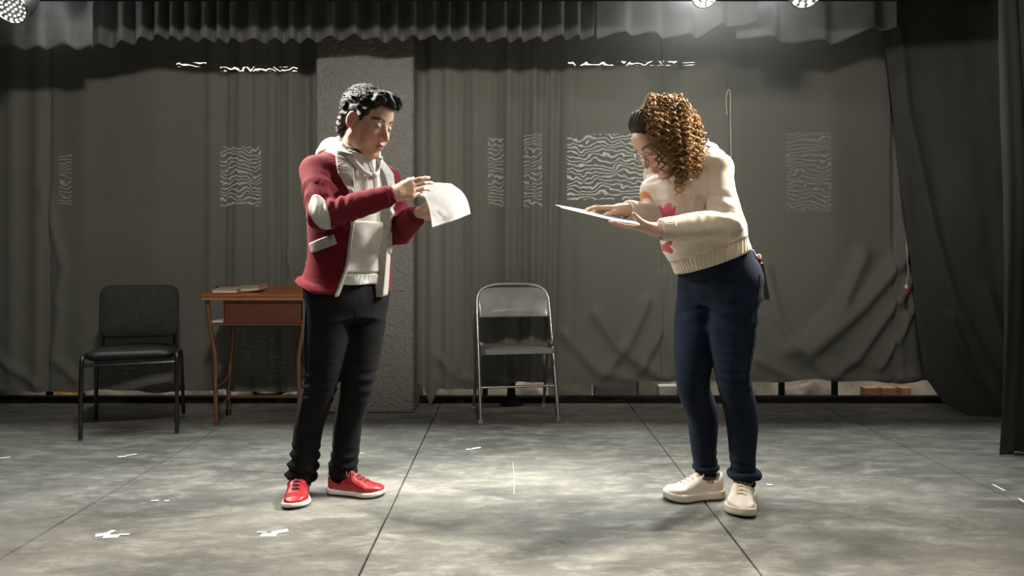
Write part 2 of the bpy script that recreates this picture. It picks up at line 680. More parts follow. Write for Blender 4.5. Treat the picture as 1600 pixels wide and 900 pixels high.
# ------------------------------------------------------------------ materials of the stage
def floor_material():
    m, nt, b = new_mat('worn grey stage paint')
    N, L = nt.nodes, nt.links
    g = N.new('ShaderNodeNewGeometry')

    def noise(scale, stretch, detail=5, rough=0.6, dist=0.0):
        mp = N.new('ShaderNodeMapping')
        mp.inputs['Scale'].default_value = stretch
        L.new(g.outputs['Position'], mp.inputs[0])
        n = N.new('ShaderNodeTexNoise')
        n.inputs['Scale'].default_value = scale
        n.inputs['Detail'].default_value = detail
        n.inputs['Roughness'].default_value = rough
        n.inputs['Distortion'].default_value = dist
        L.new(mp.outputs[0], n.inputs[0])
        return n.outputs['Fac']

    def ramp(src, a, bb, lo, hi):
        r = N.new('ShaderNodeMapRange')
        r.inputs['From Min'].default_value = a
        r.inputs['From Max'].default_value = bb
        r.inputs['To Min'].default_value = lo
        r.inputs['To Max'].default_value = hi
        L.new(src, r.inputs['Value'])
        return r.outputs[0]

    def mix(fac, a, bb, blend='MIX'):
        x = N.new('ShaderNodeMix')
        x.data_type = 'RGBA'
        x.blend_type = blend
        if isinstance(fac, float): x.inputs['Factor'].default_value = fac
        else: L.new(fac, x.inputs['Factor'])
        for k, s in (('A', a), ('B', bb)):
            if isinstance(s, tuple): x.inputs[k].default_value = (*s, 1)
            else: L.new(s, x.inputs[k])
        return x.outputs['Result']
    base = mix(ramp(noise(1.3, (0.7, 1, 1), 6, 0.65, 0.6), 0.35, 0.65, 0, 1), (0.082, 0.081, 0.072), (0.170, 0.166, 0.147))
    streak = ramp(noise(7.0, (0.75, 1.6, 1), 10, 0.78, 0.35), 0.47, 0.66, 0, 0.85)
    c1 = mix(streak, base, (0.27, 0.262, 0.228))
    smudge = ramp(noise(3.0, (0.8, 1.6, 1), 10, 0.78, 0.4), 0.50, 0.68, 0, 0.75)
    c2 = mix(smudge, c1, (0.058, 0.058, 0.054))
    speck = ramp(noise(60.0, (0.5, 1.0, 1), 3, 0.6), 0.66, 0.74, 0, 0.35)
    c3 = mix(speck, c2, (0.36, 0.35, 0.31))
    scr = ramp(noise(18.0, (0.8, 2.0, 1), 6, 0.7, 1.0), 0.63, 0.67, 0, 0.55)
    c4 = mix(scr, c3, (0.07, 0.07, 0.066))
    L.new(c4, b.inputs['Base Color'])
    L.new(ramp(noise(8.0, (0.6, 1.6, 1)), 0.3, 0.7, 0.42, 0.68), b.inputs['Roughness'])
    b.inputs['Specular IOR Level'].default_value = 0.35
    bp = N.new('ShaderNodeBump')
    bp.inputs['Strength'].default_value = 0.25
    bp.inputs['Distance'].default_value = 0.003
    L.new(noise(30.0, (0.8, 1.2, 1), 6), bp.inputs['Height'])
    L.new(bp.outputs[0], b.inputs['Normal'])
    return m


def sheer_material():
    """black backdrop cloth of two sheer layers: their threads leave wavy bands of tiny gaps"""
    m, nt, b = new_mat('black sheer backdrop cloth')
    N, L = nt.nodes, nt.links
    g = N.new('ShaderNodeNewGeometry')
    n1 = N.new('ShaderNodeTexNoise')
    n1.inputs['Scale'].default_value = 1.4
    n1.inputs['Detail'].default_value = 5
    mp = N.new('ShaderNodeMapping')
    mp.inputs['Scale'].default_value = (1.0, 1.0, 0.35)
    L.new(g.outputs['Position'], mp.inputs[0])
    L.new(mp.outputs[0], n1.inputs[0])
    x = N.new('ShaderNodeMix')
    x.data_type = 'RGBA'
    x.inputs['A'].default_value = (0.125, 0.128, 0.109, 1)
    x.inputs['B'].default_value = (0.165, 0.168, 0.145, 1)
    L.new(n1.outputs['Fac'], x.inputs['Factor'])
    L.new(x.outputs['Result'], b.inputs['Base Color'])
    b.inputs['Roughness'].default_value = 0.75
    b.inputs['Sheen Weight'].default_value = 0.12
    b.inputs['Sheen Roughness'].default_value = 0.5
    b.inputs['Specular IOR Level'].default_value = 0.2
    w = N.new('ShaderNodeTexWave')
    w.wave_type = 'BANDS'
    w.bands_direction = 'Z'
    w.inputs['Scale'].default_value = 11.5
    w.inputs['Distortion'].default_value = 17.0
    w.inputs['Detail'].default_value = 2.0
    w.inputs['Detail Scale'].default_value = 0.7
    w.inputs['Detail Roughness'].default_value = 0.55
    L.new(g.outputs['Position'], w.inputs[0])
    r = N.new('ShaderNodeMapRange')
    r.inputs['From Min'].default_value = 0.62
    r.inputs['From Max'].default_value = 1.0
    r.inputs['To Min'].default_value = 0.0
    r.inputs['To Max'].default_value = 0.055
    L.new(w.outputs['Fac'], r.inputs['Value'])
    tr = N.new('ShaderNodeBsdfTransparent')
    ms = N.new('ShaderNodeMixShader')
    L.new(r.outputs[0], ms.inputs[0])
    L.new(b.outputs[0], ms.inputs[1])
    L.new(tr.outputs[0], ms.inputs[2])
    L.new(ms.outputs[0], N['Material Output'].inputs['Surface'])
    return m


M_FLOOR = floor_material()
M_SHEER = sheer_material()
M_VELOUR = mat('dull black drape', (0.050, 0.050, 0.045), 0.8, var=0.25, scale=3, bump=0.15, bscale=90, bdist=0.003, sheen=0.08, spec=0.2, stretch=(1, 1, 0.3))
M_BORDER = mat('grey black pleated border cloth', (0.095, 0.096, 0.090), 0.8, var=0.2, scale=8, bump=0.1, bscale=150, sheen=0.1, spec=0.2)
M_BLACK = mat('flat black paint', (0.012, 0.012, 0.012), 0.8, var=0.3, scale=5, spec=0.2)
M_WALL = mat('black painted wall', (0.02, 0.02, 0.02), 0.85, var=0.3, scale=4, spec=0.2)
M_PLASTER = mat('stained plaster', (0.30, 0.27, 0.22), 0.9, var=0.55, scale=5, bump=0.3, bscale=25, bdist=0.01)
M_TAPE = mat('white tape', (0.75, 0.75, 0.72), 0.6, var=0.1)
M_STEEL = mat('chrome rim', (0.75, 0.75, 0.74), 0.22, 1.0, var=0.05)


def stucco_material():
    m, nt, b = new_mat('grey black stucco')
    N, L = nt.nodes, nt.links
    g = N.new('ShaderNodeNewGeometry')
    n = N.new('ShaderNodeTexNoise')
    n.inputs['Scale'].default_value = 42
    n.inputs['Detail'].default_value = 3
    n.inputs['Distortion'].default_value = 0.8
    L.new(g.outputs['Position'], n.inputs[0])
    bp = N.new('ShaderNodeBump')
    bp.inputs['Strength'].default_value = 1.0
    bp.inputs['Distance'].default_value = 0.022
    L.new(n.outputs['Fac'], bp.inputs['Height'])
    L.new(bp.outputs[0], b.inputs['Normal'])
    b.inputs['Base Color'].default_value = (0.20, 0.195, 0.178, 1)
    b.inputs['Roughness'].default_value = 0.55
    b.inputs['Specular IOR Level'].default_value = 0.4
    return m


M_STUCCO = stucco_material()

# ------------------------------------------------------------------ floor of plywood sheets
mb = MB().box((-4.7, -4.0, -0.06), (4.7, 5.6, -0.022))
floor = tag(mb.build('floor', M_BLACK, smooth=False), kind='structure')
seams = [-4.1, -2.89, -1.675, -0.475, 0.775, 2.03, 3.27, 4.4]
cross = [4.62, 4.74, 4.24, 3.80, 4.80, 4.62, 4.5]
for i in range(7):
    ys = sorted(y for y in (cross[i] - 2.44 * k for k in range(-1, 4)) if -2.9 < y < 5.3)
    ys = [-2.9] + ys + [5.3]
    for a, b_ in zip(ys[:-1], ys[1:]):
        if b_ - a < 0.05:
            continue
        lift = random.uniform(-0.0015, 0.0)
        MB().box((seams[i] + 0.003, a + 0.0025, -0.022), (seams[i + 1] - 0.003, b_ - 0.0025, lift), bev=0.002).build('floor_panel', M_FLOOR, floor, False)

# ------------------------------------------------------------------ shell of the stage
tag(MB().box((-4.7, 5.5, -0.06), (4.7, 5.6, 3.8)).build('wall_back', M_PLASTER, smooth=False), kind='structure')
tag(MB().box((-4.8, -4.0, -0.06), (-4.7, 5.6, 3.8)).build('wall_left', M_WALL, smooth=False), kind='structure')
tag(MB().box((4.7, -4.0, -0.06), (4.8, 5.6, 3.8)).build('wall_right', M_WALL, smooth=False), kind='structure')
tag(MB().box((-4.8, -4.0, 3.8), (4.8, 5.6, 3.9)).build('ceiling', M_BLACK, smooth=False), kind='structure')
tag(MB().box((-4.7, 5.10, -0.02), (4.7, 5.16, 0.045), bev=0.006).build('baseboard_back', M_BLACK, smooth=False), kind='structure')
tag(MB().box((-4.7, 4.10, 2.372), (4.7, 4.20, 2.66), bev=0.01).build('light_cut_beam', M_BLACK, smooth=False), kind='structure')  # unseen beam added to cut the back light off the rear floor
# the stucco pillar in the middle of the back wall
xl, xr = W(493, 0, 4.78)[0], W(646, 0, 4.78)[0]
tag(MB().box((xl, 4.78, 0.0), (xr, 5.30, 3.8), bev=0.012).build('wall_pillar', M_STUCCO, smooth=False), kind='structure')

# ------------------------------------------------------------------ lit windows and tubes far behind the sheer cloth
M_LIT = mat('lit frosted pane', (0.8, 0.8, 0.75), 0.5, emit=(1.0, 0.98, 0.88), estr=6.0)
M_LIT2 = mat('dim frosted pane', (0.8, 0.8, 0.75), 0.5, emit=(1.0, 0.98, 0.88), estr=2.4)
M_LIT3 = mat('faint frosted pane', (0.8, 0.8, 0.75), 0.5, emit=(1.0, 0.98, 0.88), estr=1.1)
M_TUBE = mat('glowing tube', (0.9, 0.9, 0.9), 0.4, emit=(1.0, 0.99, 0.85), estr=24)
k = 0
for (x0, x1, y0, y1, mt) in ((886, 1016, 208, 312, M_LIT), (757, 787, 215, 325, M_LIT2), (818, 847, 208, 325, M_LIT2),
                             (342, 408, 228, 322, M_LIT2), (1228, 1308, 205, 330, M_LIT3), (88, 112, 240, 320, M_LIT3)):
    k += 1
    a, b_ = W(x0, y1, 5.42), W(x1, y0, 5.42)
    fr = MB()
    t = 0.02
    for lo, hi in (((a[0] - t, a[2] - t), (b_[0] + t, a[2])), ((a[0] - t, b_[2]), (b_[0] + t, b_[2] + t)),
                   ((a[0] - t, a[2]), (a[0], b_[2])), ((b_[0], a[2]), (b_[0] + t, b_[2]))):
        fr.box((lo[0], 5.42, lo[1]), (hi[0], 5.50, hi[1]))
    w_ = tag(fr.build('window_%d' % k, M_BLACK, smooth=False), kind='structure')
    MB().box((a[0], 5.45, a[2]), (b_[0], 5.465, b_[2])).build('pane', mt, w_, False)
for (x0, x1, y, lab) in ((888, 1084, 99, 'long lit tube behind the sheer backdrop above the woman'),
                         (277, 322, 101, 'short lit tube behind the sheer backdrop, left of the other tube'),
                         (345, 464, 108, 'lit tube behind the sheer backdrop just left of the pillar')):
    a, b_ = W(x0, y, 5.40), W(x1, y, 5.40)
    t = empty('tube_light', (a + b_) / 2)
    tag(t, lab, 'lamp')
    hl = (b_[0] - a[0]) / 2
    MB().tube([(-hl, 0, 0), (hl, 0, 0)], 0.016, 10).build('tube', M_TUBE, t)
    MB().box((-hl - 0.02, 0.02, -0.03), (hl + 0.02, 0.09, 0.03)).build('fitting', M_BLACK, t, False)


# ------------------------------------------------------------------ backdrop curtains
def poly_dist(X, Z, pts):
    d = np.full(len(X), 9.0)
    for (a, b2) in zip(pts[:-1], pts[1:]):
        ax, az, bx, bz = a[0], a[1], b2[0], b2[1]
        t = np.clip(((X - ax) * (bx - ax) + (Z - az) * (bz - az)) / ((bx - ax) ** 2 + (bz - az) ** 2), 0, 1)
        d = np.minimum(d, np.hypot(X - ax - t * (bx - ax), Z - az - t * (bz - az)))
    return d


def px_line(*pts):
    return [(float(W(x, y, 5.0)[0]), float(W(x, y, 5.0)[2])) for x, y in pts]


def backdrop(name, x0, x1, hem, folds, lines, label, seed, ybase=5.0, wav=0.006):
    def fn(U, V):
        X = x0 + (x1 - x0) * U
        zh = hem(X)
        Z = zh + (3.3 - zh) * V
        Y = np.full_like(X, ybase)
        P = np.stack([X, X * 0, Z], 1)
        Y -= wav * noise3(P * np.array([1, 1, 0.25]), 9.0, seed, 3)
        low = np.clip((0.75 - Z) / 0.6, 0, 1)
        Y -= 0.012 * low * noise3(P, 16.0, seed + 1, 3)
        for (px, wd, am, sl) in folds:
            xc = (px - 800) * 5.0 / FP + sl * (Z - 1)
            Y -= am * np.exp(-((X - xc) / wd) ** 2)
        for (pts, wd, am) in lines:
            Y -= 1.5 * am * np.exp(-(poly_dist(X, Z, pts) / (1.7 * wd)) ** 2)
        return np.stack([X, Y, Z], 1)
    o = grid_obj(name, fn, int((x1 - x0) / 0.012), 170, M_SHEER)
    return tag(o, label, 'curtain')


def fold(px, wd=0.03, am=0.03, sl=0.0):
    return (px, wd, am, sl)


left_folds = [fold(75, .012, -.03, .004), fold(60, .04, .02), fold(20, .05, .02), fold(130, .08, .012), fold(245, .1, .008), fold(330, .03, .018),
              fold(350, .014, -.02, .01), fold(372, .03, .025, .02), fold(392, .016, -.015), fold(435, .010, -.05), fold(424, .02, .015), fold(455, .03, .03), fold(478, .03, -.05)]
left_lines = [(px_line((95, 480), (85, 560), (120, 590)), .02, .018), (px_line((0, 560), (60, 600)), .02, .02), (px_line((452, 400), (475, 470), (470, 520)), .012, .015),
              (px_line((70, 300), (100, 420), (90, 470)), .02, .015)]


def hem_left(X):
    return 0.100 + 0.006 * np.sin(X * 9) + 0.004 * np.sin(X * 23 + 1)


backdrop('backdrop_curtain', -4.3, W(497, 0, 5.0)[0], hem_left, left_folds, left_lines,
         'sheer black backdrop curtain hanging left of the stucco pillar behind the desk', 21)
right_folds = [fold(662, .03, -.04), fold(700, .03, .03), fold(722, .016, -.02), fold(742, .03, .025), fold(772, .02, -.02, .01), fold(792, .03, .04, .01), fold(812, .016, -.03, .01),
               fold(832, .025, .04, .012), fold(852, .015, -.03, .012), fold(868, .02, -.03, .02), fold(890, .04, .018, .01), fold(950, .1, .012), fold(1036, .008, -.02), fold(1050, .03, .012),
               fold(1150, .12, .015), fold(1300, .12, .015), fold(1394, .010, -.03), fold(1405, .025, .015), fold(1440, .04, -.02)]
right_lines = [(px_line((1440, 320), (1400, 410), (1340, 480), (1262, 548)), .030, .05), (px_line((1430, 420), (1380, 490), (1330, 560), (1290, 582)), .026, .045),
               (px_line((1345, 400), (1310, 480), (1262, 530), (1235, 545)), .03, .035), (px_line((1425, 470), (1395, 530), (1370, 572)), .022, .04),
               (px_line((1195, 420), (1215, 500), (1255, 560), (1300, 585)), .022, .02), (px_line((1180, 560), (1240, 592), (1330, 592), (1430, 588)), .018, .02),
               (px_line((930, 490), (965, 540), (1010, 575), (1040, 590)), .022, .025), (px_line((880, 520), (930, 575), (985, 592)), .02, .02),
               (px_line((1010, 470), (985, 530), (940, 588)), .02, .02), (px_line((690, 560), (720, 590), (790, 592)), .02, .02),
               (px_line((1035, 430), (1030, 520), (1000, 580)), .016, .02)]


def hem_right(X):
    h = 0.150 + 0.012 * np.sin(X * 6.5 + 1) + 0.006 * np.sin(X * 17)
    h += 0.02 * np.clip((X - 0.6) / 0.8, 0, 1)
    return h - 0.12 * np.exp(-((X + 0.53) / 0.035) ** 2) - 0.03 * np.exp(-((X + 0.25) / 0.2) ** 2)


backdrop('backdrop_curtain', W(642, 0, 5.0)[0], 2.95, hem_right, right_folds, right_lines,
         'wide sheer black backdrop curtain right of the stucco pillar, with swagged folds at its right', 22, 4.98)
tag(MB().tube([(-4.6, 4.98, 3.36), (4.6, 4.98, 3.36)], 0.022, 10).build('curtain_pipe', M_BLACK), 'black pipe above the backdrop carrying both sheer curtains', 'pipe')


# ------------------------------------------------------------------ side drapes on the right
def drape(name, plan, edge, top, hemz, label, seed, nfold, amp, swirl=()):
    """plan(u): point on the floor; edge(z): how far the near edge is pulled in (0..1 of u)"""
    def fn(U, V):
        Z = hemz(U) + (top - hemz(U)) * V
        e = edge(Z)
        u = e + (1 - e) * U
        p = plan(u)
        n = np.gradient(np.stack(plan(np.linspace(0, 1, 50)), 1), axis=0)[25]
        n = np.array([n[1], -n[0]]) / np.hypot(*n)
        ph = U * nfold * 2 * PI + 0.35 * np.sin(Z * 2.0 + seed)
        f = amp * (np.sin(ph) + 0.4 * np.sin(2.3 * ph + 1.3)) * (0.55 + 0.45 * np.sin(U * 7 + seed)) + 0.006 * noise3(np.stack([U * 3, U * 0, Z], 1), 7, seed, 3)
        for (pts, wd, am) in swirl:
            f += am * np.exp(-(poly_dist(p[0], Z, pts) / wd) ** 2)
        return np.stack([p[0] + n[0] * f, p[1] + n[1] * f, Z], 1)
    o = grid_obj(name, fn, 220, 130, M_VELOUR)
    return tag(o, label, 'curtain')


def edge_one(Z):
    # picture x of the left edge at Y ~ 4.85
    py = HZ - (Z - 1) * FP / 4.8
    x = np.interp(py, [-400, 0, 60, 200, 330, 430, 520, 590, 625, 645], [1362, 1376, 1382, 1396, 1410, 1421, 1428, 1440, 1462, 1500])
    X = (x - 800) * 4.82 / FP
    return np.clip((X - 2.2) / (3.6 - 2.2), 0, 0.9)


drape('side_drape', lambda u: (2.2 + 1.4 * u, 4.86 - 0.35 * u), edge_one, 3.3, lambda U: 0.004 + 0 * U,
      'plain black side drape at the right back, its left edge swept outward near the floor', 3, 4.0, 0.018,
      [([(2.42, 2.4), (2.46, 1.9), (2.60, 1.2), (2.72, 0.7), (2.95, 0.2)], 0.03, 0.03), ([(2.9, 0.75), (3.0, 0.35), (3.2, 0.06)], 0.035, 0.04), ([(2.7, 0.6), (2.8, 0.3), (3.0, 0.05)], 0.03, 0.04)])


def edge_two(Z):
    py = HZ - (Z - 1) * FP / 3.85
    x = np.interp(py, [-700, 0, 150, 300, 500, 640, 710], [1535, 1556, 1563, 1569, 1566, 1560, 1555])
    X = (x - 800) * 3.82 / FP
    return np.clip((X - 2.2) / 1.2, 0, 0.9)


drape('side_drape', lambda u: (2.2 + 1.2 * u, 3.80 + 0.10 * u), edge_two, 3.3, lambda U: 0.002 + 0 * U,
      'nearest black side drape hanging to the floor at the right edge of the stage', 8, 5.0, 0.03)


# ------------------------------------------------------------------ pleated border cloths along the top
def border(name, px0, px1, Y, bottom, top, pleat, amp, label, seed):
    x0, x1 = W(px0, 0, Y)[0], W(px1, 0, Y)[0]
    r = np.random.default_rng(seed)
    xs = [x0]
    while xs[-1] < x1:
        xs.append(xs[-1] + pleat * r.uniform(0.7, 1.35))
    xs = np.array(xs)

    def fn(U, V):
        X = x0 + (x1 - x0) * U
        px = X * FP / Y + 800
        zb = EYE + (HZ - np.interp(px, [b[0] for b in bottom], [b[1] for b in bottom])) * Y / FP
        i = np.clip(np.searchsorted(xs, X) - 1, 0, len(xs) - 2)
        t = (X - xs[i]) / (xs[i + 1] - xs[i])
        s = np.where(t < 0.78, t / 0.78, 1 - (t - 0.78) / 0.22)
        s = s * s * (3 - 2 * s)
        zb = zb + (s - 0.5) * pleat * 0.10 + 0.004 * noise3(np.stack([X, X * 0, X * 0], 1), 30, seed, 2)
        Z = zb + (top - zb) * V
        yy = Y - amp * (0.55 + 0.45 * (1 - V)) * s + 0.008 * noise3(np.stack([X, X * 0, Z], 1), 14, seed + 3, 2)
        return np.stack([X, yy, Z], 1)
    o = grid_obj(name, fn, int((x1 - x0) / 0.006), 26, M_BORDER, thick=0.003)
    return tag(o, label, 'curtain', None)


TOPZ = 2.72
border('border_cloth', -120, 150, 4.42, [(-120, 76), (60, 76), (100, 73), (125, 77), (150, 76)], TOPZ, 0.16, 0.03,
       'short flat black border cloth at the top left corner behind the lamp', 4)
border('border_cloth', 140, 926, 4.55, [(140, 76), (190, 72), (250, 60), (330, 66), (480, 66), (560, 60), (600, 66), (660, 62), (800, 66), (935, 60)], TOPZ, 0.105, 0.08,
       'long pleated black border cloth at the top between the left corner and the haze', 5)
border('border_cloth', 932, 1182, 4.50, [(932, 58), (1005, 52), (1030, 58), (1090, 56), (1130, 40), (1182, 38)], TOPZ, 0.20, 0.03,
       'black border cloth behind the middle lamp, with its hem stepping up at the right', 6)
border('border_cloth', 1150, 1400, 4.54, [(1150, 58), (1180, 60), (1215, 62), (1245, 68), (1300, 67), (1340, 55), (1368, 45), (1400, 43)], TOPZ, 0.24, 0.03,
       'black border cloth with a sagging hem behind the right lamp', 7)
tag(MB().box((-4.4, 4.585, 2.69), (3.2, 4.62, 2.76)).build('border_batten', M_BLACK, smooth=False), 'flat black batten carrying the border cloths above the pillar', 'batten')


# ------------------------------------------------------------------ lamps
M_LED = mat('lit diode', (1, 1, 1), 0.3, emit=(1.0, 0.98, 0.93), estr=4.0)
M_LAMPFACE = mat('lamp face', (0.06, 0.06, 0.055), 0.5, 0.0, var=0.1)
M_LAMPBODY = mat('black lamp housing', (0.02, 0.02, 0.02), 0.5, spec=0.4)


def par_lamp(pos, target, rad, rings, led_r, label):
    t = empty('stage_lamp', pos)
    tag(t, label, 'lamp', None)
    zd = np.asarray(target, float) - np.asarray(pos, float)
    R = frame((1, 0, 0), -zd)          # local z points away from the beam
    R = np.stack([np.cross(R[:, 1], R[:, 2]), R[:, 1], R[:, 2]], 1)
    MB().lathe([(rad * .96, 0.02), (rad, 0.0), (rad * 1.02, 0.05), (rad * 0.98, 0.10), (rad * .7, 0.19), (rad * .45, 0.23), (0.001, 0.24)], 28, R=R).build('housing', M_LAMPBODY, t)
    MB().lathe([(rad * .90, 0.004), (rad * .93, -0.008), (rad * 1.03, -0.008), (rad * 1.05, 0.0), (rad * 1.03, 0.012)], 36, R=R).build('rim', M_STEEL, t)
    face = MB().lathe([(0.0005, 0.012), (rad * .92, 0.012), (rad * .92, 0.02)], 28, R=R).build('face', M_LAMPFACE, t)
    me = None
    for n, rr in rings:
        for i in range(n):
            a = 2 * PI * (i + 0.5 * (n % 2)) / n
            c = R @ np.array([rr * rad * math.cos(a), rr * rad * math.sin(a), 0.006])
            if me is None:
                q = MB().lathe([(0.0002, -led_r * .8), (led_r * .6, -led_r * .6), (led_r, 0.0), (led_r * .95, led_r * .6)], 9, R=R).build('diode', M_LED, face)
                me = q.data
            else:
                q = bpy.data.objects.new('diode', me)
                C.objects.link(q)
                q.parent = face
            q.location = c
    yk = []
    for s in np.linspace(-1, 1, 13):
        a = s * PI / 2
        yk.append(R @ np.array([rad * 1.12 * math.sin(a), 0, 0.09]) + np.array([0, 0, rad * 1.15 * math.cos(a)]))
    MB().tube(yk, 0.008, 6).build('yoke', M_LAMPBODY, t)
    top = R @ np.array([0, 0, 0.09]) + np.array([0, 0, rad * 1.15])
    MB().tube([top, (top[0], top[1], 2.50 - pos[2])], 0.012, 8).build('hanger', M_LAMPBODY, t)
    return t


LR = 0.083
par_lamp(W(16, 12, 3.9), (-1.2, 1.4, 0.2), LR, [(1, 0.0), (6, .28), (12, .56), (17, .82)], 0.0058, 'lit lamp with many small diodes hanging in the top left corner')
par_lamp(W(1101, -8, 3.9), (0.6, 1.2, 0.2), LR * .8, [(1, 0.0), (6, .40), (11, .80)], 0.0125, 'lit round lamp hanging at the top, straight above the woman')
par_lamp(W(1259, -12, 3.9), (1.2, 1.4, 0.2), LR, [(1, 0.0), (6, .40), (11, .78)], 0.0125, 'lit lamp with a bright chrome rim, right of the other top lamp')
tag(MB().tube([(-4.6, 3.95, 2.535), (4.6, 3.95, 2.535)], 0.022, 10).build('lamp_pipe', M_BLACK), 'black pipe carrying the three stage lamps in front of the borders', 'pipe')

# ------------------------------------------------------------------ thin stage haze volume, added to imitate lens bloom at the lamps
def bloom_haze(lo, hi, centre, rad, dens, label):
    m = bpy.data.materials.new('thin stage haze')
    m.use_nodes = True
    N, L = m.node_tree.nodes, m.node_tree.links
    N.remove(N['Principled BSDF'])
    v = N.new('ShaderNodeVolumeScatter')
    v.inputs['Color'].default_value = (0.95, 1.0, 0.97, 1)
    v.inputs['Anisotropy'].default_value = 0.2
    g = N.new('ShaderNodeNewGeometry')
    mp = N.new('ShaderNodeMapping')
    mp.vector_type = 'TEXTURE'
    mp.inputs['Location'].default_value = centre
    mp.inputs['Scale'].default_value = rad
    L.new(g.outputs['Position'], mp.inputs[0])
    gr = N.new('ShaderNodeTexGradient')
    gr.gradient_type = 'QUADRATIC_SPHERE'
    L.new(mp.outputs[0], gr.inputs[0])
    ml = N.new('ShaderNodeMath')
    ml.operation = 'MULTIPLY'
    ml.inputs[1].default_value = dens
    L.new(gr.outputs['Fac'], ml.inputs[0])
    L.new(ml.outputs[0], v.inputs['Density'])
    L.new(v.outputs[0], N['Material Output'].inputs['Volume'])
    tag(MB().box(lo, hi).build('bloom_haze', m, None, False), label, 'bloom_haze', None, 'stuff')


bloom_haze((-0.20, 4.155, 1.05), (2.15, 4.44, 2.505), (1.08, 4.24, 2.36), (1.25, 0.40, 1.25), 1.3, 'bright haze imitating lens bloom around the two lamps at the top right')
bloom_haze((-3.30, 4.155, 1.65), (-1.75, 4.33, 2.505), (-2.60, 4.24, 2.36), (0.75, 0.38, 0.6), 0.5, 'faint haze imitating lens bloom around the lamp in the top left corner')


# ------------------------------------------------------------------ figures: shared builders
M_SKIN = mat('skin', (0.5, 0.3, 0.2), 0.48, var=0.06, scale=60, bump=0.12, bscale=600, bdist=0.0006, tint=True, sss=0.12, spec=0.4)
M_EYE = mat('eye', (0.75, 0.72, 0.68), 0.15, var=0.02, tint=True)
M_BLACKHAIR = mat('black hair', (0.010, 0.009, 0.008), 0.5, var=0.3, scale=60, bump=0.8, bscale=260, bdist=0.004, spec=0.4)
M_RED = mat('wine red wool', (0.125, 0.0085, 0.016), 0.85, var=0.14, scale=40, bump=0.25, bscale=700, bdist=0.0015, sheen=0.03, spec=0.15)
M_GREYLINING = mat('pale grey jersey lining', (0.36, 0.35, 0.32), 0.85, var=0.12, scale=60, bump=0.2, bscale=900, bdist=0.001)
M_HOODIE = mat('off white fleece', (0.62, 0.60, 0.55), 0.85, var=0.06, scale=30, bump=0.25, bscale=600, bdist=0.0012, sheen=0.15)
M_JEANS = mat('black denim', (0.0055, 0.0055, 0.006), 0.85, var=0.35, scale=18, bump=0.25, bscale=900, bdist=0.001, sheen=0.015, spec=0.12)
M_REDLEATHER = mat('red leather', (0.30, 0.016, 0.020), 0.35, var=0.15, scale=25, bump=0.15, bscale=120, bdist=0.0015, spec=0.5)
M_WHITERUBBER = mat('white rubber', (0.60, 0.58, 0.54), 0.5, var=0.08)
M_DARKLACE = mat('dark red lace', (0.10, 0.008, 0.010), 0.7, var=0.1)
M_DARKRUBBER = mat('dark rubber', (0.02, 0.02, 0.02), 0.6)
M_SILVER = mat('silver', (0.85, 0.85, 0.85), 0.2, 1.0, var=0.02)
M_DARKTEE = mat('black jersey', (0.012, 0.012, 0.013), 0.85)


def shade(base, *layers):
    """colour per point: layers of (mask 0..1, colour)"""
    c = np.tile(np.asarray(base, float), (len(layers[0][0]), 1))
    for m, col in layers:
        c = c * (1 - m[:, None]) + np.asarray(col) * m[:, None]
    return c


def sstep(a, b, x):
    t = np.clip((x - a) / (b - a), 0, 1)
    return t * t * (3 - 2 * t)


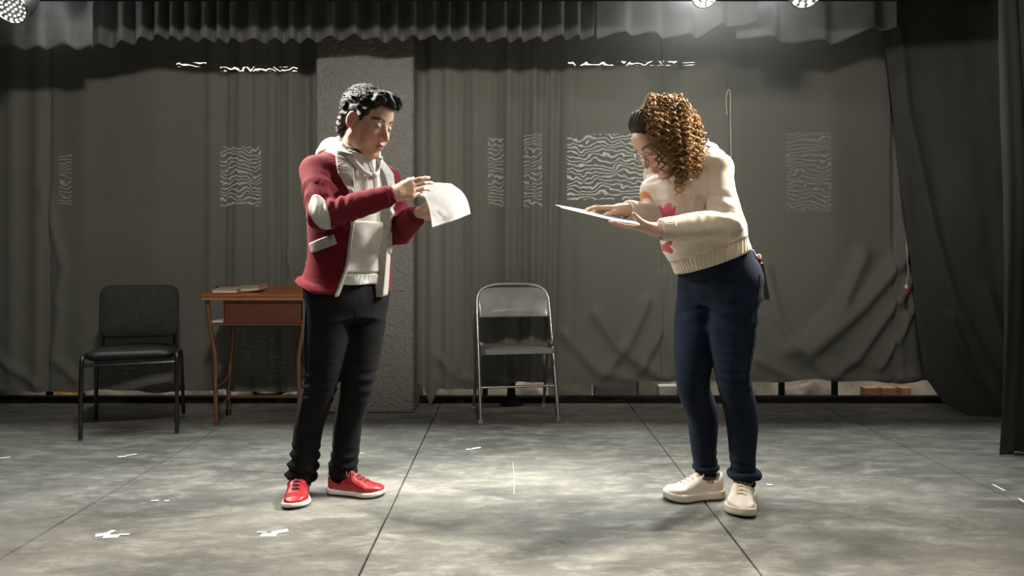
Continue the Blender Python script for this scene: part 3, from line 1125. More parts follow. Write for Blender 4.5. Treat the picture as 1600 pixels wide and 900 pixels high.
def add_head(F, o, R, s, female=False, tilt_jaw=0.0):
    """face and skull about the head centre o; local x side, y front, z up"""
    def T(x, y, z):
        return o + R @ (np.array([x, y, z]) * s)
    jw = 0.92 if female else 1.0
    F.ball(T(0, -0.016, 0.038), np.array([.074, .094, .082]) * s, R=R, k=0.01)
    F.ball(T(0, 0.026, -0.020), np.array([.061, .066, .085]) * s, R=R, k=0.03)
    for sx in (-1, 1):
        F.cone(T(sx * .050 * jw, 0.000, -.062), T(sx * .014, .064, -.103), .020 * s, .014 * s, k=0.03)
        F.cone(T(sx * .052, .012, -.020), T(sx * .050 * jw, 0.002, -.060), .020 * s, .018 * s, k=0.025)
        F.ball(T(sx * .041, .058, -.022), .020 * s, k=0.022)             # cheekbone
        F.ball(T(sx * .034, .060, -.052), .021 * s, k=0.022)             # cheek
    F.cone(T(-.012, .074, -.104), T(.012, .074, -.104), .013 * s, .013 * s, k=0.018)   # chin
    F.cone(T(-.034, .074, .023), T(.034, .074, .023), .011 * s, .011 * s, k=0.016)     # brow
    F.ball(T(0, .066, .052), np.array([.045, .022, .030]) * s, R=R, k=0.02)            # forehead
    for sx in (-1, 1):
        F.ball(T(sx * .032, .097, .003), np.array([.017, .016, .012]) * s, R=R, k=0.010, mode='s')   # sockets
    F.path([T(0, .080, .016), T(0, .092, -.006), T(0, .104, -.026), T(0, .1085, -.035)], [.0075 * s, .0085 * s, .011 * s, .0115 * s], k=0.008)
    for sx in (-1, 1):
        F.ball(T(sx * .0135, .092, -.037), np.array([.0085, .011, .0085]) * s, R=R, k=0.006)
        F.ball(T(sx * .007, .103, -.0455), np.array([.0038, .005, .004]) * s, R=R, k=0.002, mode='s')
    # muzzle, lips and the line between them
    F.ball(T(0, .070, -.066), np.array([.030, .026, .024]) * s, R=R, k=0.016)
    F.path([T(-.024, .082, -.0665), T(-.009, .0955, -.0625), T(0, .0955, -.064), T(.009, .0955, -.0625), T(.024, .082, -.0665)],
           [.003 * s, .0058 * s, .0055 * s, .0058 * s, .003 * s], k=0.004)
    F.path([T(-.022, .082, -.0695), T(-.009, .0925, -.0755), T(.009, .0925, -.0755), T(.022, .082, -.0695)], [.003 * s, .0068 * s, .0068 * s, .003 * s], k=0.004)
    F.path([T(-.023, .087, -.0680), T(0, .103, -.0690), T(.023, .087, -.0680)], [.0012 * s, .0022 * s, .0012 * s], k=0.002, mode='s')
    # eyeballs under lids that look down
    for sx in (-1, 1):
        F.ball(T(sx * .032, .0745, .002), np.array([.0155, .0135, .0125]) * s, R=R, k=0.003)
        F.path([T(sx * .019, .0835, -.0035), T(sx * .032, .0885, -.0055), T(sx * .045, .0805, -.0025)], [.0012 * s, .0018 * s, .0012 * s], k=0.0015)
    # ears
    for sx in (-1, 1):
        E = R @ np.array(Matrix.Rotation(sx * 0.35, 3, 'Z'))
        F.ball(T(sx * .0775, -.012, -.006), np.array([.0075, .019, .031]) * s, R=E, k=0.006)
        F.ball(T(sx * .073, -.008, -.024), np.array([.0075, .010, .013]) * s, R=E, k=0.006)
        F.ball(T(sx * .086, -.008, -.004), np.array([.007, .010, .019]) * s, R=E, k=0.004, mode='s')


def head_tint(v, o, R, s, skin, lip, dark, ear=None):
    q = (v - o) @ R / s
    x, y, z = q[:, 0], q[:, 1], q[:, 2]
    ax = np.abs(x)
    near = (np.linalg.norm(q, axis=1) < .17).astype(float)
    front = near * (y > .055)
    zb = .0235 + .006 * sstep(.012, .034, ax) - .007 * sstep(.036, .056, ax)
    brow = front * sstep(.010, .014, ax) * (1 - sstep(.050, .058, ax)) * (1 - sstep(.0035, .0068, np.abs(z - zb)))
    lash = front * sstep(.0165, .019, ax) * (1 - sstep(.045, .048, ax)) * (1 - sstep(.0012, .003, np.abs(z + .0050 - .0022 * np.cos((ax - .032) / .014))))
    lips = front * (1 - sstep(.017, .024, ax)) * sstep(-.084, -.080, z) * (1 - sstep(-.061, -.058, z)) * sstep(.080, .085, y)
    gap = front * (1 - sstep(.015, .022, ax)) * (1 - sstep(.0012, .003, np.abs(z + .0690)))
    blush = near * (np.exp(-(((ax - .040) / .02) ** 2 + ((z + .030) / .02) ** 2)) * (y > .03) + np.exp(-((x / .014) ** 2 + ((z + .036) / .014) ** 2)) * (y > .09)) * .5
    red = skin * np.array([1.12, .80, .72])
    earm = near * (ax > .070) * (y < .01) * .5
    return shade(skin, (blush, red), (earm, red), (lips * .75, lip), (brow * .85, dark), (lash * .9, dark), (gap * .7, dark * 1.5))


def limb_wrinkle(A, B, lam, amp, seed, band=(0, 1), fade=.12):
    """ripples across a sleeve or trouser leg between A and B"""
    A, B = np.asarray(A, float), np.asarray(B, float)
    ab = B - A
    L = np.linalg.norm(ab)
    t0 = ab / L
    u = np.cross(t0, [0.3, 0.7, 0.2]); u /= np.linalg.norm(u)
    w = np.cross(t0, u)

    def f(P):
        q = P - A
        t = q @ t0 / L
        a = np.arctan2(q @ u, q @ w)
        m = sstep(band[0] - fade, band[0] + fade, t) * (1 - sstep(band[1] - fade, band[1] + fade, t))
        d = np.linalg.norm(q - np.outer(q @ t0, t0), axis=1)
        m = m * (d < .13)
        ph = 2 * PI * t * L / lam + 1.9 * np.sin(a + seed) + 1.0 * np.sin(2 * a + 2 * seed) + 2.0 * noise3(P, 11, seed)
        m = m * np.clip(.95 + .70 * noise3(P, 12, seed + 50), .15, 1.5)
        s = np.sin(ph)
        return -amp * m * (np.sign(s) * np.abs(s) ** 1.4 * (0.6 + 0.4 * np.sin(a * 2 + seed * 3)))
    return f, np.minimum(A, B) - .16, np.maximum(A, B) + .16


def shoe(parent, base, heel, toe, mats, length, width, chunky, side, lab, lacecol, tongue_tab=False):
    """heel, toe: ground points; side = +1 left foot, -1 right foot"""
    heel, toe = np.asarray(heel, float), np.asarray(toe, float)
    fx = toe - heel; fx[2] = 0; fx /= np.linalg.norm(fx)
    lf = np.array([-fx[1], fx[0], 0])
    R = np.stack([fx, lf, [0, 0, 1]], 1)
    Ln = length
    w = width / 2
    sh = 0.036 if chunky else 0.024        # sole height
    c = -side * 0.006                      # inward curve of the last

    def L2(P):
        return (P - heel) @ R

    def outline(x, y, grow):
        r = np.interp(x, [0.0, .12 * Ln, .33 * Ln, .52 * Ln, .72 * Ln, .86 * Ln, .96 * Ln, Ln], [.55 * w, .80 * w, .76 * w, .84 * w, w, .93 * w, .66 * w, .38 * w])
        yc = np.interp(x, [0, .4 * Ln, .75 * Ln, Ln], [0, c * .3, c, c * .2 - c * 1.6])
        d = np.abs(y - yc) - (r + grow)
        e = np.maximum(-x - grow, x - Ln - grow)
        return smax(d * .9, e, .03)
    lo = np.minimum(heel, toe) - .09
    hi = np.maximum(heel, toe) + .09
    hi[2] = .2
    lo[2] = -.002

    def sole(P):
        q = L2(P)
        lift = .006 * np.clip((q[:, 0] - .78 * Ln) / (.22 * Ln), 0, 1) ** 2
        d = outline(q[:, 0], q[:, 1], .0035 if not chunky else .006)
        top = sh + (.004 if chunky else .007) * np.clip(1 - q[:, 0] / (.25 * Ln), 0, 1) + .004 * np.clip((q[:, 0] - .85 * Ln) / (.15 * Ln), 0, 1)
        return smax(d, np.maximum(q[:, 2] - top, lift + .004 - q[:, 2]), .008)

    def tread(P):
        q = L2(P)
        lift = .006 * np.clip((q[:, 0] - .78 * Ln) / (.22 * Ln), 0, 1) ** 2
        return smax(outline(q[:, 0], q[:, 1], .002), np.maximum(q[:, 2] - .007 - lift, -q[:, 2] + lift), .003)
    hz = .102 if chunky else .090

    def upper(P):
        q = L2(P)
        x, y, z = q[:, 0], q[:, 1], q[:, 2]
        f = x / Ln
        if chunky:
            top = np.interp(f, [0, .10, .22, .36, .48, .62, .76, .90, 1.0], [.098, .096, .082, .100, .096, .078, .063, .055, .038])
        else:
            top = np.interp(f, [0, .08, .20, .36, .48, .62, .76, .90, 1.0], [.078, .080, .066, .088, .084, .068, .054, .046, .030])
        wd = outline(x, y, -.002)
        zz = np.clip((z - sh) / np.maximum(top - sh, .004), -1, 2)
        rr = np.interp(f, [0, .12, .33, .52, .72, .86, .96, 1], [.55, .80, .76, .84, 1, .93, .66, .38]) * w
        yc = np.interp(f, [0, .4, .75, 1.0], [0, c * .3, c, -c * .6])
        sh_in = np.interp(f, [0, .3, .6, .8, 1], [.42, .52, .66, .55, .5])
        rad = np.sqrt((np.abs(y - yc) / np.maximum(rr, .01)) ** 2.2 * 1.0 + 0) if False else np.abs(y - yc) / np.maximum(rr - .002, .008)
        prof = np.maximum(rad ** 2.4 + np.clip(zz, 0, 2) ** 2.6, 0) ** (1 / 2.5) - 1
        d2 = prof * np.minimum(rr, np.maximum(top - sh, .02)) * .8
        d = smax(smax(wd, d2, .006), sh - .006 - z, .003)
        # ankle opening
        hole = np.sqrt(((x - .20 * Ln) / (.145 * Ln)) ** 2 + (y / (.62 * w)) ** 2) - 1
        d = smax(d, -smax(hole * .03, (.062 if chunky else .050) - z, .004), .005)
        # stitched panel ridges
        if chunky:
            ridge = .0022 * np.sin(np.clip((x - .40 * Ln) * 42 + (z - sh) * 26, -PI, PI)) * (f > .3) * (f < .8)
            ridge += .0020 * sstep(.78, .80, f) * (z < .052)
            d = d - ridge - .002 * (f < .18)
        else:
            d = d - .0015 * np.sin(np.clip((x - .30 * Ln) * 60 - (z - sh) * 30, -PI, PI)) * (f > .15) * (f < .55) - .0012 * noise3(P, 60, 5)
        return d
    up = Field().fn(upper, lo, hi, 'u')
    U = sdf_obj('shoe', up, mats[0], parent, h=.0032, base=base)
    tag(U, lab)
    so = Field().fn(sole, lo, hi, 'u')
    sdf_obj('sole', so, mats[1], U, h=.0036, base=base)
    tr = Field().fn(tread, lo, hi, 'u')
    sdf_obj('tread', tr, M_DARKRUBBER, U, h=.004, base=base)
    # laces
    tops = (lambda f: np.interp(f, [.36, .48, .62, .76], [.100, .096, .078, .063])) if chunky else (lambda f: np.interp(f, [.36, .48, .62, .76], [.088, .084, .068, .054]))
    M = MB()
    g = lambda x, y, z: heel + R @ np.array([x, y, z]) - np.asarray(base)
    n = 5
    for i in range(n):
        f = .40 + .30 * i / (n - 1)
        hw = .022 if chunky else .018
        for sgn in (-1, 1):
            pts = []
            for t in np.linspace(-1, 1, 7):
                ff = f + .018 * t * sgn
                pts.append(g(ff * Ln, c * .5 + t * hw, tops(ff) + .0035 - .010 * t * t + (.002 if sgn > 0 else 0)))
            M.tube(pts, .0027 if not chunky else .0034, 6)
    zt = tops(.38) + .004
    for sgn in (-1, 1):     # bow loops and ends
        loop = [g(.39 * Ln, 0, zt), g(.385 * Ln, sgn * .020, zt + .010), g(.40 * Ln, sgn * .037, zt + .002), g(.43 * Ln, sgn * .034, zt - .012), g(.41 * Ln, sgn * .014, zt - .001), g(.39 * Ln, 0, zt)]
        M.tube(catmull(loop, 22), .0027, 6)
        M.tube(catmull([g(.40 * Ln, 0, zt), g(.45 * Ln, sgn * .018, zt - .004), g(.50 * Ln, sgn * .036, zt - .030)], 10), .0025, 6)
    M.build('laces', lacecol, U)
    # tongue
    T = Field()
    tz = .030 if tongue_tab else .018
    T.path([heel + R @ np.array([.50 * Ln, 0, tops(.5) - .008]), heel + R @ np.array([.38 * Ln, 0, tops(.38) + .001]), heel + R @ np.array([.335 * Ln, 0, tops(.36) + tz])], [.012, .016, .013], k=.004)
    sdf_obj('tongue', T, mats[2], U, h=.004, base=base)
    return U


# ------------------------------------------------------------------ the man
MAN = np.array([-0.72, 3.12, 0.0])
th = math.radians(46)
mF = np.array([math.sin(th), -math.cos(th), 0])
mL = np.array([math.cos(th), math.sin(th), 0])
man = empty('person', MAN)
tag(man, 'young man in wine red jacket, white hoodie and black jeans reading a held sheet', 'person')

YP = 3.10
m_pel, m_wst, m_chs = W(543, 458, YP), W(547, 400, YP), W(549, 318, YP)
m_shc, m_nck = W(551, 264, YP), W(555, 236, YP - .01)
mShR = m_shc - mL * .172 + np.array([0, 0, -.012])
mShL = m_shc + mL * .172 + np.array([0, 0, -.022])
mElR, mWrR = W(503, 337, 2.83), W(611, 305, 2.84)
mElL, mWrL = W(624, 362, 3.17), W(653, 335, 3.045)
mHipR, mHipL = m_pel - mL * .088 + np.array([0, 0, .01]), m_pel + mL * .088 + np.array([0, 0, .01])
mKnR, mKnL = W(499, 598, 3.08), W(556, 603, 3.15)
mAnR, mAnL = W(471, 738, 3.17), W(536, 730, 3.215)
torso_secs = lambda g=0.0: [(m_pel + np.array([0, 0, -.06]), .150, .105, .115), (m_pel, .158, .108, .120), (m_wst, .146, .105, .100), (m_chs, .160, .118, .112),
                            (m_shc + np.array([0, 0, -.01]), .150, .092, .100), (m_nck + np.array([0, 0, .0]), .085, .066, .070)]

# head
hy, hp = math.radians(61), math.radians(20)
mHF = np.array([math.sin(hy) * math.cos(hp), -math.cos(hy) * math.cos(hp), -math.sin(hp)])
mHR = frame(mHF, (math.sin(hy) * .12 - .05, 0.02, 1))
mHO = W(574, 191, 3.06)
HS = 1.06

B = Field()
B.loft(torso_secs(), mL, mF, inflate=-.006, k=.02)
for sh, el, wr in ((mShR, mElR, mWrR), (mShL, mElL, mWrL)):
    B.cone(m_shc - np.array([0, 0, .02]), sh - np.array([0, 0, .025]), .040, .038, k=.03)
    B.path([sh - np.array([0, 0, .025]), (sh + el) / 2, el], [.038, .040, .036], k=.03)
    B.path([el, (el * .6 + wr * .4), wr], [.032, .031, .023], k=.02)
for hpj, kn, an in ((mHipR, mKnR, mAnR), (mHipL, mKnL, mAnL)):
    B.path([hpj, (hpj + kn) / 2 + mF * .01, kn + mF * .008, kn * .6 + an * .4 - mF * .012, an, an - np.array([0, 0, .05])], [.080, .068, .048, .042, .034, .034], k=.04)
B.path([m_nck - np.array([0, 0, .02]), mHO + mHR @ np.array([0, -.022, -.075]), mHO + mHR @ np.array([0, -.02, -.03])], [.062, .057, .055], k=.02)
add_head(B, mHO, mHR, HS)
g = math.radians
add_hand(B, mWrR, W(640, 296, 2.85) - mWrR, (0.05, 1, -.15), (-.05, .12, 1),
         [(.15, .35, .3), (.22, .42, .35), (.3, .5, .4), (.38, .6, .4)], spread=.02, sc=.92, thumb_curl=.15, thumb_out=.38)
add_hand(B, mWrL, (.80, .02, .16), (.04, -.75, -.40), (-.10, -.5, .9),
         [(.25, .4, .3), (.3, .45, .3), (.35, .5, .35), (.4, .5, .4)], spread=.03, sc=.92, thumb_curl=.15, thumb_out=.7, rw=.022)
SK = np.array([.56, .345, .245])
body = sdf_obj('body', B, M_SKIN, man, h=.006, fine=(1.06, .0026), base=MAN,
               colfn=lambda v: head_tint(v, mHO, mHR, HS, SK, np.array([.36, .15, .12]), np.array([.03, .022, .018])))
# ring on the hand holding the sheet
rc = mWrR + (W(640, 296, 2.85) - mWrR) / np.linalg.norm(W(640, 296, 2.85) - mWrR) * .035 + np.array([0, -.021, .0])
R_ = MB().lathe([(.0005, -.003), (.004, -.003), (.0055, 0), (.004, .003), (.0005, .004)], 10, org=rc - MAN, R=np.stack([[1, 0, 0], [0, 0, 1], [0, -1, 0]], 1))
R_.build('ring', M_SILVER, man)

# hair: a cap with a swept front, and locks
H = Field()
def hT(x, y, z): return mHO + mHR @ (np.array([x, y, z]) * HS)
H.ball(hT(0, -.022, .046), np.array([.082, .098, .083]) * HS, R=mHR, k=.01)
H.path([hT(-.048, .036, .102), hT(-.02, .062, .110), hT(.02, .068, .108), hT(.05, .052, .094)], [.016, .018, .018, .015], k=.035)
H.path([hT(.02, .05, .110), hT(.01, .084, .100), hT(-.005, .100, .086)], [.015, .013, .006], k=.025)
H.path([hT(-.030, .05, .106), hT(-.030, .080, .094), hT(-.036, .092, .080)], [.014, .011, .005], k=.025)
for sx in (-1, 1):
    H.path([hT(sx * .068, .004, .04), hT(sx * .071, .024, .016), hT(sx * .0705, .018, -.014)], [.014, .012, .005], k=.012)
    H.ball(hT(sx * .058, .036, .050), (.014, .018, .026), R=mHR, k=.015)
    H.path([hT(sx * .060, -.060, .0), hT(sx * .045, -.078, -.045), hT(sx * .035, -.074, -.075)], [.022, .020, .012], k=.02)
H.path([hT(0, -.085, .0), hT(0, -.084, -.05), hT(0, -.076, -.08)], [.026, .022, .012], k=.02)
def facecut(P):
    q = (P - mHO) @ mHR / HS
    x, y, z = q[:, 0], q[:, 1], q[:, 2]
    line = np.interp(np.abs(x), [0, .03, .05, .062, .08], [.070, .066, .054, .022, .010])
    front = np.minimum(y - .030 - .35 * np.clip(.07 - z, 0, .1) * 0, line - z)
    ear = .032 - np.linalg.norm((q - np.array([0, -.010, -.010])) * np.array([0, 1, .92]), axis=1)
    ear = np.minimum(ear, .030 - z)
    low = np.minimum(np.minimum(y + .035, -.004 - z), .2)
    side = np.minimum(y - .046, .058 - z)
    return np.maximum.reduce([front, ear, low, side]) * HS * -1 if False else -np.maximum.reduce([front, ear, low, side]) * HS
H.fn(facecut, *BIG, mode='s', k=.006)
def lockdisp(P):
    q = (P - mHO) @ mHR / HS
    a = np.arctan2(q[:, 0], q[:, 2]) * 22 + noise3(P, 26, 3) * 5
    return -.0032 * np.sin(a) * (0.6 + .4 * noise3(P, 60, 4)) - .003 * noise3(P, 110, 6)
H.fn(lockdisp, *BIG, mode='d')
hair = sdf_obj('hair', H, M_BLACKHAIR, man, h=.0026, base=MAN)
# fine locks on top, swept forward
LK = MB()
r = np.random.default_rng(5)
for i in range(1500):
    a, b_ = r.uniform(-1.25, 1.25), r.uniform(-.3, 2.25)
    n = np.array([math.sin(a) * .9, math.cos(a) * math.cos(b_) * -1 if False else -math.cos(b_) * math.cos(a), math.sin(b_) * math.cos(a) + .02])
    n /= np.linalg.norm(n)
    p = np.array([0, -.022, .046]) + n * np.array([.080, .096, .082])
    if p[2] < .080 and p[1] > .02: continue
    if p[2] < .02 and p[1] > -.055: continue
    fw = np.array([-.25 + r.normal() * .25, 1.0, -.1 + r.normal() * .2]) if p[2] > .06 else np.array([r.normal() * .2, -.25, -1.0])
    fw -= n * (fw @ n); fw /= np.linalg.norm(fw)
    ln = r.uniform(.022, .045)
    pts = [hT(*(p + fw * ln * t + n * (.004 + .010 * math.sin(t * 2.4) * r.uniform(.4, 1)) - n * .012 * t * t)) - MAN for t in np.linspace(0, 1, 5)]
    LK.tube(pts, [.0013, .0016, .0014, .0010, .0003], 3, cap=False)
for i in range(420):
    t = r.uniform(-1, 1)
    s0 = np.array([t * .052, .022 + r.normal() * .014, .124 - .014 * t * t + r.normal() * .002])
    e0 = np.array([t * .050 - .012, .100 - .034 * t * t + r.normal() * .008, .090 + r.normal() * .010])
    mid = (s0 + e0) / 2 + np.array([0, .006, .010 + r.uniform(0, .009)])
    LK.tube([hT(*q) - MAN for q in catmull([s0, mid, e0], 6)], [.0014, .0017, .0017, .0014, .0010, .0003], 3, cap=False)
LK.build('locks', M_BLACKHAIR, hair)

# trousers
T = Field()
T.loft([(m_pel + np.array([0, 0, -.09]), .132, .098, .106), (m_pel + np.array([0, 0, -.02]), .160, .112, .126), (m_pel + np.array([0, 0, .05]), .156, .108, .112), (m_wst + np.array([0, 0, -.03]), .148, .106, .104)], mL, mF, inflate=.008, k=.02)
for hpj, kn, an, sd in ((mHipR, mKnR, mAnR, 1), (mHipL, mKnL, mAnL, 2)):
    hm = an + (an - kn) * .02
    T.path([hpj, hpj * .5 + kn * .5 + mF * .012, kn + mF * .010, kn * .55 + an * .45 - mF * .012, an * .8 + kn * .2, hm], [.096, .086, .066, .059, .056, .060], k=.035)
    T.fn(*limb_wrinkle(kn, an, .046, .0085, sd, (.74, 1.3), .13), mode='d')
    T.fn(*limb_wrinkle(hpj, an, .050, .0055, sd + 4, (.42, .58), .08), mode='d')
    T.fn(*limb_wrinkle(hpj, kn, .090, .0020, sd + 7, (.0, .5), .2), mode='d')

trousers = sdf_obj('trousers', T, M_JEANS, man, h=.004, base=MAN)
SE = MB()
for hpj, kn, an, sg in ((mHipR, mKnR, mAnR, -1), (mHipL, mKnL, mAnL, 1)):
    pts = catmull([hpj + mL * sg * .094, (hpj + kn) / 2 + mL * sg * .088, kn + mL * sg * .066, (kn + an) / 2 + mL * sg * .060], 24)
    SE.tube(pts - MAN, .003, 5)
SE.build('side_seam', M_JEANS, trousers)

# hoodie (body, hood, pocket, hem)
D = Field()
zh = W(0, 444, YP - .1)[2]
D.loft(torso_secs(), mL, mF, inflate=.016, k=.02)
D.fn(lambda P: zh - P[:, 2], *BIG, mode='i', k=.012)
D.fn(lambda P: -.0055 * noise3(P * np.array([1, 1, .6]), 26, 31, 2) - .004 * np.sin((P @ mL) * 60 + P[:, 2] * 45 + 3 * noise3(P, 8, 3)) * sstep(1.22, 1.05, P[:, 2]), *BIG, mode='d')
hoodie = sdf_obj('hoodie', D, M_HOODIE, man, h=.0045, base=MAN)
nk = m_nck + np.array([0, 0, .012])
HD = Field()
def hood_ring(sg):
    pts, rad = [], []
    for a in np.linspace(0, PI, 11):
        f = math.cos(a)
        dn = -.115 * max(f, 0) ** 2 + .024 * max(-f, 0)
        pts.append(nk + mL * sg * (math.sin(a) * .082 + .012 * max(f, 0)) + mF * (f * (.088 + .030 * max(f, 0)) - .006) + np.array([0, 0, dn]))
        rad.append(.017 + .015 * max(-f, 0) - .0085 * max(f, 0))
    return pts, rad
for sg in (-1, 1):
    pts, rad = hood_ring(sg)
    HD.path(pts, rad, k=.012, m=40)
HD.ball(nk - mF * .118 + np.array([0, 0, -.016]), (.095, .050, .042), R=np.stack([mL, mF, [0, 0, 1]], 1), k=.04)
HD.cone(nk - mF * .085 - mL * .080 + np.array([0, 0, -.012]), nk - mF * .085 + mL * .080 + np.array([0, 0, -.012]), .032, .032, k=.035)
HD.fn(lambda P: np.linalg.norm((P - nk) @ np.stack([mL / .066, mF / .070], 1), axis=1) * .066 - .066, nk - .11, nk + np.array([.11, .11, .2]), mode='s', k=.012)
HD.fn(lambda P: -.0035 * noise3(P, 45, 8, 2) - .003 * np.sin((P @ mL) * 30 + P[:, 2] * 80 + 3 * noise3(P, 14, 5)), *BIG, mode='d')
sdf_obj('hood', HD, M_HOODIE, hoodie, h=.004, base=MAN)
front = lambda u, z, e=.0: None
def torso_pt(fld, ang, z, cx):
    """outer point of a field at height z in the direction ang from the front (positive to his left)"""
    dr = mF * math.cos(ang) + mL * math.sin(ang)
    c = np.array([np.interp(z, [m_pel[2], m_wst[2], m_chs[2], m_shc[2], m_nck[2]], [p[i] for p in (m_pel, m_wst, m_chs, m_shc, m_nck)]) for i in range(2)] + [z])
    t = np.linspace(.02, .34, 220)
    d = fld(c + t[:, None] * dr)
    ins = np.flatnonzero(d < 0)
    return c + dr * t[ins[-1] if len(ins) else 0]
CO = MB()
for a0, zz in ((-.16, 1.245), (.20, 1.262)):
    pts = [torso_pt(D, a0 + .02 * math.sin(z * 40), z, 0) + (mF) * .006 for z in np.linspace(1.37, zz, 10)]
    CO.tube(np.array(pts) - MAN, .0032, 6)
CO.build('drawstring', M_HOODIE, hoodie)
zp0, zp1 = W(0, 424, 3.0)[2], W(0, 347, 3.0)[2]
def pockbox(P):
    q = P - m_wst
    u = q @ mL
    return np.maximum.reduce([np.abs(u) - .105 + .35 * np.clip(P[:, 2] - (zp0 + zp1) / 2, 0, 1), np.abs(P[:, 2] - (zp0 + zp1) / 2) - (zp1 - zp0) / 2, -(q @ mF)])
PK = Field().fn(lambda P: smax(np.abs(D(P)) - .005, pockbox(P), .004) - .003, m_wst - .22, m_wst + .22, 'u')
sdf_obj('pocket', PK, M_HOODIE, hoodie, h=.004, base=MAN)
RB = Field().fn(lambda P: smax(np.abs(D(P)) - .004, np.abs(P[:, 2] - zh - .018) - .018, .004) - .003 - .0012 * np.sin(np.arctan2((P - m_wst) @ mF, (P - m_wst) @ mL) * 130),
                [m_wst[0] - .24, m_wst[1] - .24, zh - .02], [m_wst[0] + .24, m_wst[1] + .24, zh + .06], 'u')
sdf_obj('hem_band', RB, M_HOODIE, hoodie, h=.0032, base=MAN)
TE = Field()
tr = [nk + mL * math.sin(a) * .056 + mF * (math.cos(a) * .064 + .004) + np.array([0, 0, -.012 * math.cos(a) - .010]) for a in np.linspace(0, 2 * PI, 17)]
TE.path(tr, [.014] * 17, k=.004, m=50)
sdf_obj('shirt_collar', TE, M_DARKTEE, man, h=.004, base=MAN)

# jacket
J = Field()
j_secs = [(m_pel + np.array([-.012, 0, -.035]) - mL * .012 - mF * .02, .200, .150, .165), (m_pel + np.array([0, 0, .03]) - mF * .010, .185, .142, .146), (m_wst + np.array([0, 0, .02]), .172, .132, .122), (m_chs, .182, .140, .132),
          (m_shc + np.array([0, 0, -.004]), .176, .104, .116), (m_nck + np.array([0, 0, -.016]), .092, .086, .094)]
J.loft(j_secs, mL, mF, inflate=.008, k=.02)
JA = Field()
for sh, el, wr, sd in ((mShR, mElR, mWrR, 1), (mShL, mElL, mWrL, 2)):
    J.cone(m_shc + (sh - m_shc) * .3 + np.array([0, 0, .012]), sh + np.array([0, 0, -.012]), .060, .056, k=.03)
    J.path([sh + np.array([0, 0, -.012]), (sh + el) / 2, el], [.060, .059, .052], k=.022)
    J.path([el, el * .55 + wr * .45, wr], [.053, .048, .040], k=.012)
    J.fn(*limb_wrinkle(sh, el, .060, .0055, sd, (.35, .92), .15), mode='d')
    J.fn(*limb_wrinkle(el, wr, .045, .0060, sd + 3, (-.1, .42), .15), mode='d')
    J.fn(*limb_wrinkle(el, wr, .055, .0022, sd + 5, (.5, 1.0), .1), mode='d')
J.fn(lambda P: -.007 * noise3(P * np.array([1, 1, .8]), 15, 41, 2), *BIG, mode='d')


def jang(P):
    z = P[:, 2]
    zz = [m_pel[2] - .1, m_pel[2], m_wst[2], m_chs[2], m_shc[2], m_nck[2] + .05]
    cx = np.interp(z, zz, [m_pel[0], m_pel[0], m_wst[0], m_chs[0], m_shc[0], m_nck[0]])
    cy = np.interp(z, zz, [YP] * 6)
    q = np.stack([P[:, 0] - cx, P[:, 1] - cy, 0 * z], 1)
    return np.arctan2(q @ mL, q @ mF), np.hypot(q[:, 0], q[:, 1])


ZK = [.80, .86, .95, 1.10, 1.22, 1.34, 1.42]
A_R = [-.92, -.80, -.66, -.56, -.52, -.62, -.70]     # near front edge
A_L = [.50, .50, .50, .50, .52, .60, .70]           # far front edge
def opening(P):
    a, rr = jang(P)
    lo_, hi_ = np.interp(P[:, 2], ZK, A_R), np.interp(P[:, 2], ZK, A_L)
    d = np.maximum(lo_ - a, a - hi_) * np.clip(rr, .03, .3)
    # only the torso front, not the forearms that cross it
    fo = np.minimum.reduce([np.linalg.norm(P - A - seg_param(P, A, Bq)[:, None] * (Bq - A), axis=1) for A, Bq in ((mElR, mWrR), (mElL, mWrL), (mShR, mElR))])
    return np.maximum(d, .070 - fo)
J.fn(opening, *BIG, mode='s', k=.006)
def jhem(P):
    a, rr = jang(P)
    z0 = m_pel[2] + .008 - .030 * np.cos(a + .35) * 0 - .012 * np.cos(a * 1.0) + .03 * sstep(-.55, -.95, a) * 0
    return z0 - P[:, 2]
J.fn(jhem, *BIG, mode='i', k=.012)
# hollow the cuffs a little and cut the collar
for el, wr in ((mElR, mWrR), (mElL, mWrL)):
    ax = (wr - el) / np.linalg.norm(wr - el)
    J.fn((lambda w, ax: (lambda P: np.maximum(-((P - w) @ ax) - .005, np.linalg.norm((P - w) - np.outer((P - w) @ ax, ax), axis=1) - .085)))(wr, ax), wr - .14, wr + .14, mode='s', k=.005)
    J.cone(wr - ax * .012, wr - ax * .004, .036, .035, k=.004)
    J.cone(wr - ax * .02, wr + ax * .02, .027, .027, k=.003, mode='s')
J.fn(lambda P: np.linalg.norm((P - nk) @ np.stack([mL / .090, mF / .094, np.array([0, 0, .2])], 1), axis=1) * .088 - .088, nk - .13, nk + np.array([.13, .13, .2]), mode='s', k=.01)
jacket = sdf_obj('jacket', J, M_RED, man, h=.0042, base=MAN)


def patch_on(name, region, material, parent, lift, lo, hi, fld, base, h=.0036, k=.003):
    """a thin piece lying on the outside of a garment"""
    Q = Field().fn(lambda P: smax(np.abs(fld(P)) - .006, region(P), k) - lift, lo, hi, 'u')
    return sdf_obj(name, Q, material, parent, h=h, base=base)


def fore(P):
    return np.minimum.reduce([np.linalg.norm(P - A - seg_param(P, A, Bq)[:, None] * (Bq - A), axis=1) for A, Bq in ((mElR, mWrR), (mElL, mWrL), (mShR, mElR))])


tl, thh = m_pel - [.26, .26, .06], m_nck + [.26, .26, .06]


